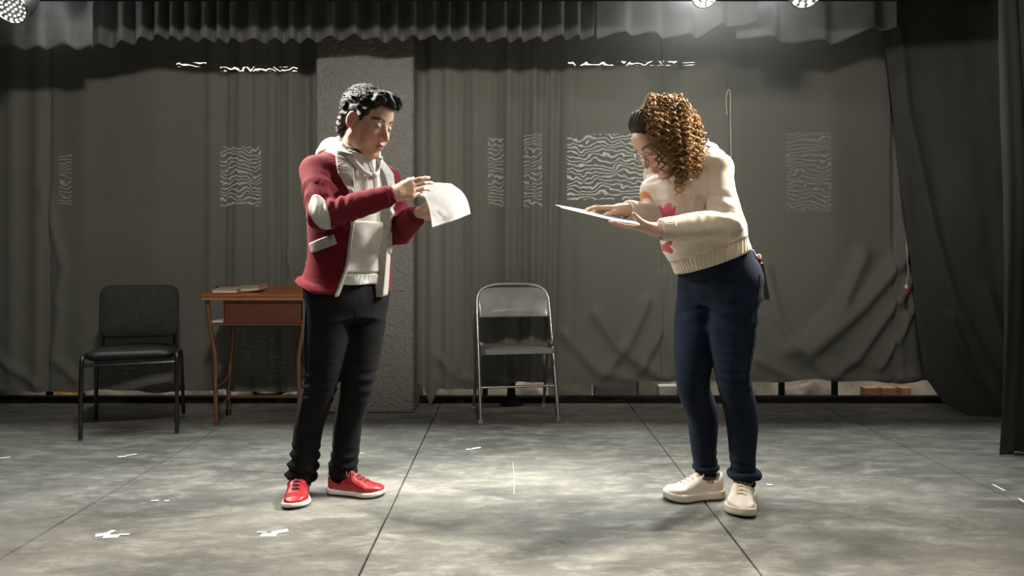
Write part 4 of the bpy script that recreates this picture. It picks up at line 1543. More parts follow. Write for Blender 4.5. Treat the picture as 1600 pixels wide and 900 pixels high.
def near_edge(P):      # lapel of the near side
    a, rr = jang(P)
    lo_ = np.interp(P[:, 2], ZK, A_R)
    wd = np.interp(P[:, 2], [1.16, 1.22, 1.30, 1.38, 1.42], [.0, .012, .050, .060, .052])
    return np.maximum.reduce([np.abs((a - lo_) * rr + wd / 2) - wd / 2, 1.17 - P[:, 2], P[:, 2] - 1.395, .10 - rr, .076 - fore(P)])


def far_edge(P):       # turned-out lining of the far side
    a, rr = jang(P)
    hi_ = np.interp(P[:, 2], ZK, A_L)
    wd = np.interp(P[:, 2], [.84, 1.1, 1.22, 1.32, 1.40], [.030, .030, .040, .066, .055])
    return np.maximum.reduce([np.abs((a - hi_) * rr - wd / 2) - wd / 2, P[:, 2] - 1.395, .10 - rr, .076 - fore(P)])


def piping(P):
    a, rr = jang(P)
    lo_ = np.interp(P[:, 2], ZK, A_R)
    return np.maximum.reduce([np.abs((a - lo_) * rr) - .005, P[:, 2] - 1.2, .10 - rr, .080 - fore(P)])


tag(patch_on('lapel', near_edge, M_GREYLINING, jacket, .005, tl, thh, J, MAN), 'pale grey lapel on the near side')
tag(patch_on('lining', far_edge, M_GREYLINING, jacket, .005, tl, thh, J, MAN), 'pale grey lining turned out on the far side')
patch_on('edge_piping', piping, M_GREYLINING, jacket, .002, tl, thh, J, MAN)
ec = mElR + np.array([-.030, -.02, .012])
el_ax = (mElR - mShR) / np.linalg.norm(mElR - mShR)
def elbow_region(P):
    q = P - W(500, 331, 2.80)
    u, w_ = q[:, 0] * .92 + q[:, 2] * .38, q[:, 2] * .92 - q[:, 0] * .38
    return np.maximum((np.sqrt((u / .030) ** 2 + (w_ / .062) ** 2) - 1) * .03, np.abs(q[:, 1]) - .10)
tag(patch_on('elbow_patch', elbow_region, M_GREYLINING, jacket, .003, mElR - .13, mElR + .13, J, MAN), 'oval pale grey elbow patch')
def pocket_region(P):
    q = P - W(509, 381, 3.0)
    u, w_ = q[:, 0] * .94 + q[:, 2] * .33, q[:, 2] * .94 - q[:, 0] * .33
    return np.maximum.reduce([np.abs(u) - .050, np.abs(w_) - .015, q[:, 1] - .03, ((P - m_wst) @ mL) + .03, .095 - fore(P)])
tag(patch_on('pocket_flap', pocket_region, M_GREYLINING, jacket, .005, W(509, 381, 3.0) - .14, W(509, 381, 3.0) + .14, J, MAN), 'pale grey slanted pocket flap')

# shoes
shoe(man, MAN, W(467, 766, 1200 / 371.)  * [1, 1, 0], W(459, 797, 1200 / 402.) * [1, 1, 0], (M_REDLEATHER, M_WHITERUBBER, M_REDLEATHER), .255, .104, False, -1, None, M_DARKLACE)
shoe(man, MAN, W(512, 767, 1200 / 374.) * [1, 1, 0], W(596, 776, 1200 / 380.) * [1, 1, 0], (M_REDLEATHER, M_WHITERUBBER, M_REDLEATHER), .250, .100, False, 1, None, M_DARKLACE)


# ------------------------------------------------------------------ the woman
WOM = np.array([0.80, 3.04, 0.0])
ph = math.radians(55)
wF = np.array([-math.sin(ph), -math.cos(ph), 0])
wL = np.array([math.cos(ph), -math.sin(ph), 0])
woman = empty('person', WOM)
tag(woman, 'curly haired woman in cream flowered sweater and navy jeans bending over a held sheet', 'person')
M_SWEATER = mat('cream knit wool', (0.6, 0.5, 0.4), 0.9, var=0.07, scale=60, bump=0.35, bscale=480, bdist=0.0018, sheen=0.3, tint=True, spec=0.2)
M_NAVY = mat('navy denim', (0.0068, 0.0112, 0.024), 0.85, var=0.30, scale=20, bump=0.2, bscale=900, bdist=0.001, sheen=0.02, spec=0.12)
M_LITDENIM = mat('lit navy denim', (0.10, 0.17, 0.26), 0.8, var=0.3, scale=50)  # lit copy of the navy denim, the light put into its colour
M_BROWNHAIR = mat('brown curls', (0.42, 0.255, 0.105), 0.40, var=0.5, scale=9, spec=0.5, trans=0.42)
M_DARKHAIR = mat('dark brown hair', (0.030, 0.017, 0.010), 0.7, var=0.4, scale=30, bump=0.5, bscale=150, bdist=0.004, spec=0.2)
M_CREAMLEATHER = mat('cream leather', (0.56, 0.50, 0.42), 0.5, var=0.10, scale=30, bump=0.1, bscale=300)
M_CREAMSOLE = mat('cream rubber', (0.50, 0.44, 0.36), 0.55, var=0.10)
M_CREAMLACE = mat('cream lace', (0.50, 0.42, 0.33), 0.8, var=0.15)
M_BROWNLINING = mat('dark brown lining', (0.05, 0.03, 0.025), 0.8)
M_PHONE = mat('black glass', (0.008, 0.008, 0.009), 0.12)
M_PHONEEDGE = mat('pale metal edge', (0.55, 0.50, 0.38), 0.3, 0.8)

YW = 3.03
w_pel, w_wst, w_mid = W(1124, 436, YW), W(1110, 396, YW - .02), W(1095, 344, 2.98)
w_chs, w_shc, w_nck = W(1078, 296, 2.95), W(1074, 258, 2.935), W(1058, 232, 2.91)
wShL = w_shc + wL * .150 + np.array([0, 0, -.012])
wShR = w_shc - wL * .150 + np.array([0, 0, -.012])
wElL, wWrL = W(1134, 350, 2.71), W(1031, 359, 2.66)
wElR, wWrR = W(1062, 350, 3.02), W(979, 328, 2.845)
wHipL, wHipR = w_pel + wL * .088, w_pel - wL * .088
wKnL, wAnL = W(1148, 588, 2.97), W(1163, 741, 3.055)
wKnR, wAnR = W(1085, 596, 3.05), W(1103, 728, 3.135)
w_secs = [(w_pel + np.array([0, 0, -.08]), .165, .115, .135), (w_pel, .172, .118, .138), (w_wst, .160, .128, .112), (w_mid, .158, .142, .108),
          (w_chs, .165, .152, .112), (w_shc + np.array([.003, 0, 0]), .150, .085, .106), (w_nck, .068, .058, .062)]

hy, hp = math.radians(70), math.radians(42)
wHF = np.array([-math.sin(hy) * math.cos(hp), -math.cos(hy) * math.cos(hp), -math.sin(hp)])
wHR = frame(wHF, (-.2, -.05, 1))
wHO = W(1031, 219, 2.865)
WS = 1.0

B = Field()
B.loft([(a_, b_ - .012, c_ - .016, min(d_, .118) - .016) for a_, b_, c_, d_ in w_secs], wL, wF, k=.02)
for sh, el, wr in ((wShL, wElL, wWrL), (wShR, wElR, wWrR)):
    B.cone(w_shc - np.array([0, 0, .02]), sh - np.array([0, 0, .016]), .040, .038, k=.03)
    B.path([sh - np.array([0, 0, .016]), (sh + el) / 2, el], [.038, .038, .034], k=.03)
    B.path([el, (el * .6 + wr * .4), wr], [.034, .033, .022], k=.02)
for hpj, kn, an in ((wHipL, wKnL, wAnL), (wHipR, wKnR, wAnR)):
    B.path([hpj, (hpj + kn) / 2, kn, kn * .6 + an * .4 - wF * .014, an, an - np.array([0, 0, .05])], [.082, .068, .048, .040, .033, .034], k=.04)
B.path([w_nck - np.array([0, 0, .02]), wHO + wHR @ np.array([0, -.022, -.075]), wHO + wHR @ np.array([0, -.02, -.03])], [.056, .050, .050], k=.02)
add_head(B, wHO, wHR, WS, True)
add_hand(B, wWrL, (-1, .22, .10), (.05, 0, 1), (0, -1, .1), [(.05, .12, .1), (.05, .12, .1), (.05, .12, .1), (.05, .15, .1)], sc=.90, thumb_curl=.30, thumb_out=.45, rw=.022)
add_hand(B, wWrR, (-1, .02, .10), (-.05, .06, -1), (0, -1, -.05), [(.02, .30, .25), (.04, .34, .28), (.06, .38, .3), (.10, .40, .3)], sc=.84, thumb_curl=.10, thumb_out=.50, rw=.021)
WSK = np.array([.60, .375, .265])
sdf_obj('body', B, M_SKIN, woman, h=.006, fine=(1.04, .0027), base=WOM,
        colfn=lambda v: head_tint(v, wHO, wHR, WS, WSK, np.array([.48, .17, .15]), np.array([.05, .03, .02])))

# sweater
wn = np.array([-.35, 0, .937])
wp = W(1110, 411, YW - .02)
S = Field()
s_secs = [(w_pel + np.array([0, 0, .0]), .176, .132, .142), (w_wst + np.array([0, 0, .0]), .172, .146, .128), (w_mid, .172, .160, .122),
          (w_chs, .176, .166, .124), (w_shc + np.array([.003, 0, 0]), .158, .096, .114), (w_nck + np.array([0.005, 0, -.010]), .078, .070, .074)]
S.loft(s_secs, wL, wF, inflate=.004, k=.02)
for sg in (-1, 1):
    S.ball(w_chs + wF * .105 + wL * sg * .065 + np.array([0, 0, -.012]), (.066, .066, .066), k=.05)
for sh, el, wr, sd in ((wShL, wElL, wWrL, 2), (wShR, wElR, wWrR, 5)):
    S.cone(w_shc + (sh - w_shc) * .3, sh + np.array([0, 0, -.012]), .056, .056, k=.035)
    S.path([sh + np.array([0, 0, -.012]), (sh + el) / 2, el], [.054, .053, .050], k=.022)
    S.path([el, el * .55 + wr * .45, wr], [.050, .047, .037], k=.015)
    S.fn(*limb_wrinkle(sh, el, .060, .0050, sd, (.55, 1.1), .15), mode='d')
    S.fn(*limb_wrinkle(el, wr, .034, .0042, sd + 3, (.0, .55), .18), mode='d')
    ax = (wr - el) / np.linalg.norm(wr - el)
    S.fn((lambda w, ax: (lambda P: np.maximum(-((P - w) @ ax) - .004, np.linalg.norm((P - w) - np.outer((P - w) @ ax, ax), axis=1) - .08)))(wr, ax), wr - .13, wr + .13, mode='s', k=.005)
    S.cone(wr - ax * .02, wr + ax * .02, .026, .025, k=.003, mode='s')
S.fn(lambda P: -.006 * noise3(P, 13, 61, 2), *BIG, mode='d')


def ribs(P):
    q = P - wp
    h = q @ wn
    m = sstep(-.01, .0, h) * (1 - sstep(.055, .062, h))
    a = np.arctan2(q @ wF, q @ wL)
    return m * (.005 - .0028 * np.sin(a * 58)) - .006 * sstep(.055, .10, h) * (1 - sstep(.10, .16, h))
S.fn(ribs, w_wst - .26, w_wst + .26, mode='d')
S.fn(lambda P: np.where(np.linalg.norm((P - wElL), axis=1) < 0, 1.0, -((P - wp) @ wn)), *BIG, mode='i', k=.010)
wnk = w_nck + np.array([-.004, 0, .015])
S.ball(wnk + np.array([-.01, 0, .02]), (.062, .060, .070), k=.008, mode='s')


def flowers(v):
    cream = np.array([.62, .515, .415])
    X, Y, Z = v[:, 0], v[:, 1], v[:, 2]
    fr = (((v - w_mid) @ wF) > .02).astype(float)
    arm = np.minimum(np.linalg.norm(v - wElL - seg_param(v, wElL, wWrL)[:, None] * (wWrL - wElL), axis=1),
                     np.linalg.norm(v - wElR - seg_param(v, wElR, wWrR)[:, None] * (wWrR - wElR), axis=1))
    fr = fr * (arm > .062) * (Y < 3.02)
    Yf = 2.83

    def el(px, py, a, b, ang):
        c = W(px, py, Yf)
        dx, dz = X - c[0], Z - c[2]
        u, w_ = dx * math.cos(ang) + dz * math.sin(ang), dz * math.cos(ang) - dx * math.sin(ang)
        return fr * (1 - sstep(.85, 1.1, np.hypot(u / a, w_ / b)))
    L_ = []
    orange, pink, red, green = (.50, .16, .05), (.62, .09, .12), (.33, .03, .03), (.03, .07, .06)
    L_.append((el(1016, 316, .050, .020, 1.85), orange))
    L_.append((el(1022, 330, .034, .010, 1.2), orange))
    for (px, py, a, b, an) in ((1036, 333, .035, .011, 1.9), (1043, 328, .026, .013, 1.5), (1048, 336, .034, .010, 1.25), (1033, 340, .022, .008, 2.0), (1053, 341, .020, .010, .8)):
        L_.append((el(px, py, a, b, an), pink))
    L_.append((el(1058, 350, .016, .013, 0), red))
    for (px, py, a, b, an) in ((1046, 385, .018, .009, 0), (1053, 381, .017, .009, 1.2), (1055, 390, .017, .009, -.9), (1047, 393, .015, .008, .8)):
        L_.append((el(px, py, a, b, an), red))
    L_.append((el(1041, 392, .040, .006, 1.75), green))
    return shade(cream, *L_)


sweater = sdf_obj('sweater', S, M_SWEATER, woman, h=.0038, base=WOM, colfn=flowers)
for el, wr in ((wElL, wWrL), (wElR, wWrR)):
    ax = (wr - el) / np.linalg.norm(wr - el)
    CU = Field()
    CU.cone(wr - ax * .050, wr - ax * .004, .0435 if wr is wWrL else .0415, .0385, k=.003)
    CU.fn((lambda w, ax: (lambda P: np.maximum((P - w) @ ax, -((P - w) @ ax) - .048)))(wr, ax), wr - .14, wr + .14, mode='i', k=.006)
    CU.cone(wr - ax * .03, wr + ax * .03, .026, .026, k=.003, mode='s')
    u_ = np.cross(ax, [0, 0, 1.0]); u_ /= np.linalg.norm(u_); v_ = np.cross(ax, u_)
    CU.fn((lambda w, u_, v_: (lambda P: -.0010 * np.sin(np.arctan2((P - w) @ u_, (P - w) @ v_) * 34)))(wr, u_, v_), wr - .14, wr + .14, mode='d')
    sdf_obj('cuff', CU, M_SWEATER, sweater, h=.0034, base=WOM, colfn=lambda v: np.tile([.60, .495, .40], (len(v), 1)))

# jeans
T = Field()
T.loft([(w_pel + np.array([0, 0, -.10]), .138, .100, .108), (w_pel + np.array([.004, 0, -.03]), .160, .122, .122), (w_pel + np.array([0, 0, .03]), .158, .128, .112), (w_wst + np.array([.002, 0, .01]), .156, .132, .106)], wL, wF, inflate=.006, k=.02)
for hpj, kn, an, sd in ((wHipL, wKnL, wAnL, 11), (wHipR, wKnR, wAnR, 12)):
    T.path([hpj + np.array([0, 0, .0]), hpj * .5 + kn * .5 + wF * .012, kn + wF * .008, kn * .6 + an * .4 - wF * .018, an * .82 + kn * .18, an], [.090, .088, .066, .063, .050, .047], k=.035)
    T.fn(*limb_wrinkle(kn, an, .040, .0040, sd, (.80, 1.2), .12), mode='d')
    T.fn(*limb_wrinkle(hpj, an, .045, .0030, sd + 4, (.42, .58), .08), mode='d')
    T.fn(*limb_wrinkle(hpj, kn, .07, .0025, sd + 7, (.0, .5), .2), mode='d')
T.fn(lambda P: wAnL[2] - .004 - P[:, 2] - 10 * (np.linalg.norm((P - wAnL)[:, :2], axis=1) > .12), wAnL - .16, wAnL + [.16, .16, .02], mode='d') if False else None
jeans = sdf_obj('jeans', T, M_NAVY, woman, h=.004, base=WOM)
RC = Field()     # rolled hem of the near leg
rr_ = [wAnL + np.array([math.cos(a) * .053, math.sin(a) * .053, .002 + .003 * math.sin(3 * a)]) for a in np.linspace(0, 2 * PI, 13)]
RC.path(rr_, [.0155] * 13, k=.003, m=40)
sdf_obj('rolled_hem', RC, M_NAVY, jeans, h=.004, base=WOM)
rr_ = [wAnR + np.array([math.cos(a) * .046, math.sin(a) * .046, -.004]) for a in np.linspace(0, 2 * PI, 13)]
RC = Field().path(rr_, [.010] * 13, k=.003, m=40)
sdf_obj('hem', RC, M_NAVY, jeans, h=.004, base=WOM)
SE = MB()
for hpj, kn, an, sg in ((wHipL, wKnL, wAnL, 1), (wHipR, wKnR, wAnR, -1)):
    SE.tube(catmull([hpj + wL * sg * .102 + np.array([0, 0, .02]), (hpj + kn) / 2 + wL * sg * .092 + wF * .01, kn + wL * sg * .068 + wF * .006, (kn + an) / 2 + wL * sg * .060 - wF * .016], 24) - WOM, .0028, 5)
SE.build('side_seam', M_NAVY, jeans)
BP = Field().fn(lambda P: smax(np.abs(T(P)) - .004, np.maximum.reduce([np.abs((P - W(1178, 440, 3.06)) @ np.array([.55, .83, 0])) - .07, np.abs(P[:, 2] - W(0, 445, 3.02)[2]) - .075, ((P - w_pel) @ wF) + .05]), .004) - .003,
                w_pel - .25, w_pel + .25, 'u')
sdf_obj('back_pocket', BP, M_NAVY, jeans, h=.004, base=WOM)
WB = Field().fn(lambda P: smax(np.abs(T(P)) - .004, np.maximum(np.abs((P - wp) @ wn + .018) - .014, ((P - w_pel) @ wF) + .03), .004) - .003, w_wst - .25, w_wst + .25, 'u')
tag(sdf_obj('waistband', WB, M_LITDENIM, jeans, h=.004, base=WOM), 'waistband strip at the back, paler blue for the light painted in')

# ankles of skin show between hem and shoe; shoes
shoe(woman, WOM, W(1163, 0, 3.135) * [1, 1, 0], W(1158, 0, 1200 / 412.) * [1, 1, 0], (M_CREAMLEATHER, M_CREAMSOLE, M_CREAMLEATHER), .258, .110, True, 1, None, M_CREAMLACE, True)
shoe(woman, WOM, W(1129, 0, 1200 / 381.) * [1, 1, 0], W(1039, 0, 1200 / 387.) * [1, 1, 0], (M_CREAMLEATHER, M_CREAMSOLE, M_CREAMLEATHER), .250, .106, True, -1, None, M_CREAMLACE, True)
for an in (wAnL, wAnR):
    LN = Field().path([an + np.array([math.cos(a) * .038, math.sin(a) * .038, -.030 + .012 * math.sin(a)]) for a in np.linspace(0, 2 * PI, 12)], [.007] * 12, k=.002, m=30)
    sdf_obj('shoe_lining', LN, M_BROWNLINING, woman, h=.004, base=WOM)

# hair: a dark swept cap and a mass of separate curls
def kT(q): return wHO + (np.asarray(q) * WS) @ wHR.T
H = Field()
H.ball(kT([0, -.020, .044]), np.array([.083, .100, .084]) * WS, R=wHR, k=.01)
H.path([kT([-.05, .02, .105]), kT([0, .02, .125]), kT([.05, .02, .105])], [.018, .022, .018], k=.03)
H.ball(kT([0, -.060, .070]), np.array([.078, .070, .070]), R=wHR, k=.03)
H.path([kT([.070, -.02, .02]), kT([.076, -.012, -.04]), kT([.070, -.02, -.09])], [.026, .026, .016], k=.02)
H.path([kT([-.070, -.02, .02]), kT([-.076, -.012, -.04]), kT([-.070, -.02, -.09])], [.026, .026, .016], k=.02)
def wcut(P):
    q = (P - wHO) @ wHR / WS
    x, y, z = q[:, 0], q[:, 1], q[:, 2]
    line = np.interp(np.abs(x), [0, .03, .05, .064, .08], [.080, .074, .058, .020, -.02])
    return -np.maximum(np.minimum(y - .034, line - z), np.minimum(y - .016, -.0 - z))
H.fn(wcut, *BIG, mode='s', k=.006)
H.fn(lambda P: -.0012 * np.sin(np.arctan2(((P - wHO) @ wHR)[:, 0], ((P - wHO) @ wHR)[:, 2]) * 60 + 9 * noise3(P, 26, 2)) - .002 * noise3(P * np.array([1, 1, 1]), 70, 4), *BIG, mode='d')
whair = sdf_obj('hair', H, M_DARKHAIR, woman, h=.003, base=WOM)

r = np.random.default_rng(12)
NS, ST, DS = 400, 46, .0062
roots, dirs, lens = [], [], []
while len(roots) < NS:
    n = r.normal(size=3); n /= np.linalg.norm(n)
    p = np.array([0, -.020, .044]) + n * np.array([.083, .100, .084])
    if p[1] > .045 or p[2] < -.03: continue
    if p[1] > (.012 if abs(p[0]) < .055 else .034): continue     # the swept front stays smooth
    if p[0] > .02 and p[1] > -.035: continue
    if p[1] > .0 and p[2] < .0: continue
    roots.append(kT(p))
    back = np.array([np.sign(p[0]) * .25, -.85, .10]) if p[2] > .06 else np.array([np.sign(p[0]) * .5, -.5, .0])
    d = n * .40 + back + r.normal(size=3) * .22
    dirs.append(wHR @ (d / np.linalg.norm(d)))
    lens.append(r.uniform(.55, 1.0) * (1.0 if abs(p[0]) > .03 else .8))
P = np.array(roots); Vd = np.array(dirs); LNS = np.array(lens)
cen, axs = np.array([0, -.020, .044]), np.array([.086, .102, .090])
track = [P.copy()]
pl_ = (P - wHO) @ wHR
lift_i = r.uniform(.0, .34, size=NS) * np.where(pl_[:, 0] > .01, .25, 1.0) * np.where(pl_[:, 1] > 0, .45, 1.0)
gdir = np.array([0, 0, -1.0])
drift = r.normal(size=(NS, 3)) * .10 + np.array([.02, -.05, 0])
for s in range(ST):
    Vd = Vd * .84 + (gdir + drift) * .17
    Vd /= np.linalg.norm(Vd, axis=1)[:, None]
    P = P + Vd * DS
    q = (P - wHO) @ wHR / WS - cen
    k_ = np.linalg.norm(q / axs, axis=1)
    lift = lift_i * min(s / 10, 1) + 1.0
    lift = lift
    ins = k_ < lift
    q[ins] *= (lift[ins] / np.maximum(k_[ins], .3))[:, None]
    P = np.where(ins[:, None], kT(q + cen), P)
    # keep the face clear
    qf = (P - wHO) @ wHR / WS
    fc = (qf[:, 1] > .020) & (np.abs(qf[:, 0]) < np.where(qf[:, 0] < 0, .056, .068)) & (qf[:, 2] > -.11)
    qf[fc, 0] = np.where(qf[fc, 0] < 0, -.057, .069)
    P = np.where(fc[:, None], kT(qf), P)
    if s % 2 == 0:
        d0 = S(P)
        near = d0 < .012
        if near.any():
            e = .004
            g3 = np.stack([S(P[near] + np.eye(3)[a] * e) - d0[near] for a in range(3)], 1) / e
            nn = np.linalg.norm(g3, axis=1)
            g3 /= np.maximum(nn, .2)[:, None]
            P[near] += g3 * np.clip(.012 - d0[near], 0, .03)[:, None]
    track.append(P.copy())
track = np.stack(track, 1)                      # strands x steps x 3
allv, allf = [], []
base_i = 0
NP = 84
loc_ = (track - wHO) @ wHR
bad = ((loc_[:, :, 1] > .035) & (loc_[:, :, 0] > -.045) & (loc_[:, :, 2] < .11)).any(1) | (loc_[:, :, 2] > .165).any(1) | ((loc_[:, :, 0] > .02) & (loc_[:, :, 1] > .0)).any(1)
def axes_of(Q):
    t = np.gradient(Q, axis=0); t /= np.linalg.norm(t, axis=1)[:, None] + 1e-9
    u = np.cross(t, [.31, .87, .38]); u /= np.linalg.norm(u, axis=1)[:, None] + 1e-9
    return u, np.cross(t, u)
for i in range(NS):
    if bad[i]:
        continue
    m = int(ST * LNS[i])
    Q0 = catmull(track[i, :m], NP)
    u, w_ = axes_of(Q0)
    sl = np.linspace(0, m * DS, NP)
    hr, pit, ph0, sgn = r.uniform(.0055, .0115), r.uniform(.022, .034), r.uniform(0, 6), r.choice([-1, 1])
    for q_ in range(5):          # one ringlet: strands winding side by side
        rad = np.clip(sl / .07, 0, 1) * hr * r.uniform(.8, 1.15)
        an = sgn * sl * 2 * PI / pit + ph0 + r.normal() * .38
        off = r.normal(size=2) * .0016
        Q = Q0 + (rad * np.cos(an) + off[0])[:, None] * u + (rad * np.sin(an) + off[1])[:, None] * w_
        e = r.uniform(.85, 1.0)
        Q = catmull(Q[:int(NP * e)], NP)
        u2, w2 = axes_of(Q)
        rr = r.uniform(.0011, .0019) * np.interp(np.linspace(0, 1, NP), [0, .8, 1], [1, .9, .2])
        for kk in range(3):
            a = 2 * PI * kk / 3
            allv.append(Q + rr[:, None] * (math.cos(a) * u2 + math.sin(a) * w2))
        idx = base_i + np.arange(NP)
        for kk in range(3):
            a0, a1 = idx + kk * NP, idx + ((kk + 1) % 3) * NP
            allf.append(np.stack([a0[:-1], a1[:-1], a1[1:], a0[1:]], 1))
        base_i += 3 * NP
curls = mesh_obj('curls', np.concatenate(allv) - WOM, np.concatenate(allf), M_BROWNHAIR, whair)
curls['kind'] = 'stuff'
CL = MB()
CL.tube(catmull([kT([-.035, .018, .130]), kT([-.058, .014, .112]), kT([-.078, .010, .082]), kT([-.088, .006, .045])], 12) - WOM, .0045, 6)
CL.build('hair_clip', M_STEEL, woman)

# glasses
M_GLASS = bpy.data.materials.new('clear lens')
M_GLASS.use_nodes = True
nt = M_GLASS.node_tree
gl = nt.nodes.new('ShaderNodeBsdfGlossy'); gl.inputs['Roughness'].default_value = .03
tp = nt.nodes.new('ShaderNodeBsdfTransparent')
mxf = 0.06
mxs = nt.nodes.new('ShaderNodeMixShader')
mxs.inputs[0].default_value = mxf; nt.links.new(tp.outputs[0], mxs.inputs[1]); nt.links.new(gl.outputs[0], mxs.inputs[2])
nt.links.new(mxs.outputs[0], nt.nodes['Material Output'].inputs['Surface'])
GL = MB()
for sx in (-1, 1):
    rim = [kT([sx * .033 + .026 * math.cos(a), .106 - .010 * abs(math.cos(a)) * (1 if sx * math.cos(a) > 0 else 0), -.002 + .021 * math.sin(a)]) - WOM for a in np.linspace(0, 2 * PI, 20, endpoint=False)]
    GL.tube(rim, .0020, 6, closed=True)
    GL.tube([kT([sx * .059, .097, .002]) - WOM, kT([sx * .074, .070, .004]) - WOM, kT([sx * .080, .0, .002]) - WOM], .0018, 6)
GL.tube([kT([-.008, .107, .002]) - WOM, kT([0, .112, .004]) - WOM, kT([.008, .107, .002]) - WOM], .0018, 6)
gls = GL.build('glasses', M_STEEL, woman)
for sx in (-1, 1):
    GP = MB()
    c = kT([sx * .033, .104, -.002]) - WOM
    rim = [kT([sx * .033 + .025 * math.cos(a), .104 - .008 * abs(math.cos(a)) * (1 if sx * math.cos(a) > 0 else 0), -.002 + .020 * math.sin(a)]) - WOM for a in np.linspace(0, 2 * PI, 16, endpoint=False)]
    GP.add([c] + rim, [(0, 1 + i, 1 + (i + 1) % 16) for i in range(16)])
    GP.build('lens', M_GLASS, gls)

# phone and a small tube in her back pocket
pp = W(1192, 440, 2.985)
ax_ = np.array([.10, .02, -.42]); ax_ /= np.linalg.norm(ax_)
Rp = frame((.55, .83, 0), -ax_)
phn = empty('phone', pp)
tag(phn, 'dark phone sticking out of the back pocket of the woman', 'phone')
MB().box((-.0045, -.036, -.074), (.0045, .036, .074), rot=Rp, bev=.003).build('case', M_PHONEEDGE, phn)
MB().box((.0047, -.033, -.071), (.0056, .033, .071), rot=Rp).build('screen', M_PHONE, phn, False)
M_MAROON = mat('maroon plastic', (.12, .008, .012), .3)
M_PINK = mat('pink plastic', (.80, .32, .34), .4)
lb = empty('lip_balm', W(1185, 405, 2.98))
tag(lb, 'small maroon tube with pink cap poking out beside the phone', 'tube')
MB().lathe([(.0003, -.030), (.010, -.029), (.010, .0), (.0003, .001)], 14).build('tube', M_MAROON, lb)
MB().lathe([(.0003, .0012), (.0105, .0015), (.0105, .014), (.008, .019), (.0003, .020)], 14).build('cap', M_PINK, lb)


# ------------------------------------------------------------------ sheets of paper held by the two
def paper_material(name, text, lines=30):
    m, nt, b = new_mat(name)
    N, L = nt.nodes, nt.links
    b.inputs['Roughness'].default_value = 0.7
    b.inputs['Base Color'].default_value = (.80, .79, .77, 1)
    if text:
        uv = N.new('ShaderNodeAttribute'); uv.attribute_name = 'sheet_uv'
        sp = N.new('ShaderNodeSeparateXYZ'); L.new(uv.outputs['Vector'], sp.inputs[0])
        def math_(op, a, b_=None):
            n = N.new('ShaderNodeMath'); n.operation = op
            for i, s in ((0, a), (1, b_)):
                if s is None: continue
                if isinstance(s, (int, float)): n.inputs[i].default_value = s
                else: L.new(s, n.inputs[i])
            return n.outputs[0]
        fr = math_('FRACT', math_('MULTIPLY', sp.outputs['Y'], lines))
        row = math_('FLOOR', math_('MULTIPLY', sp.outputs['Y'], lines))
        on = math_('LESS_THAN', fr, 0.42)
        cb = N.new('ShaderNodeCombineXYZ')
        L.new(math_('MULTIPLY', sp.outputs['X'], 55), cb.inputs[0]); L.new(math_('MULTIPLY', row, 7.3), cb.inputs[1])
        nz = N.new('ShaderNodeTexNoise'); nz.inputs['Scale'].default_value = 1.0; L.new(cb.outputs[0], nz.inputs[0])
        word = math_('GREATER_THAN', nz.outputs['Fac'], 0.43)
        mx_ = math_('MULTIPLY', math_('GREATER_THAN', sp.outputs['X'], .10), math_('LESS_THAN', sp.outputs['X'], .90))
        my_ = math_('MULTIPLY', math_('GREATER_THAN', sp.outputs['Y'], .08), math_('LESS_THAN', sp.outputs['Y'], .93))
        ink = math_('MULTIPLY', math_('MULTIPLY', on, word), math_('MULTIPLY', mx_, my_))
        mc = N.new('ShaderNodeMix'); mc.data_type = 'RGBA'
        mc.inputs['A'].default_value = (.80, .79, .77, 1); mc.inputs['B'].default_value = (.42, .42, .43, 1)
        L.new(ink, mc.inputs['Factor']); L.new(mc.outputs['Result'], b.inputs['Base Color'])
    tr = N.new('ShaderNodeBsdfTranslucent'); tr.inputs['Color'].default_value = (.8, .79, .76, 1)
    ms = N.new('ShaderNodeMixShader'); ms.inputs[0].default_value = .30
    L.new(b.outputs[0], ms.inputs[1]); L.new(tr.outputs[0], ms.inputs[2])
    L.new(ms.outputs[0], N['Material Output'].inputs['Surface'])
    return m


M_SCRIPT = paper_material('printed sheet', True)
M_PAPER = paper_material('white sheet', False)


def sheet(name, top, bottom, left, right, label, group=None, material=None, thick=.0009, n=26):
    """a bent sheet between four edge curves (Coons patch)"""
    c = [catmull(e, n) for e in (top, bottom, left, right)]
    def at(C_, t):
        x = t * (n - 1); i = np.clip(x.astype(int), 0, n - 2); f = (x - i)[:, None]
        return C_[i] * (1 - f) + C_[i + 1] * f
    base = (np.asarray(top[0]) + np.asarray(bottom[-1])) / 2
    def fn(U, V):
        u, v = U[:, None], V[:, None]
        S_ = at(c[0], U) * (1 - v) + at(c[1], U) * v + at(c[2], V) * (1 - u) + at(c[3], V) * u
        S_ -= c[0][0] * (1 - u) * (1 - v) + c[0][-1] * u * (1 - v) + c[1][0] * (1 - u) * v + c[1][-1] * u * v
        return S_ - base
    o = grid_obj(name, fn, n, n, material or M_SCRIPT, thick=thick)
    o.location = base
    a = o.data.attributes.new('sheet_uv', 'FLOAT_VECTOR', 'POINT')
    U, V = np.meshgrid(np.linspace(0, 1, n), np.linspace(0, 1, n), indexing='ij')
    a.data.foreach_set('vector', np.stack([U.ravel(), V.ravel(), 0 * U.ravel()], 1).astype(np.float32).ravel())
    return tag(o, label, 'paper', group)


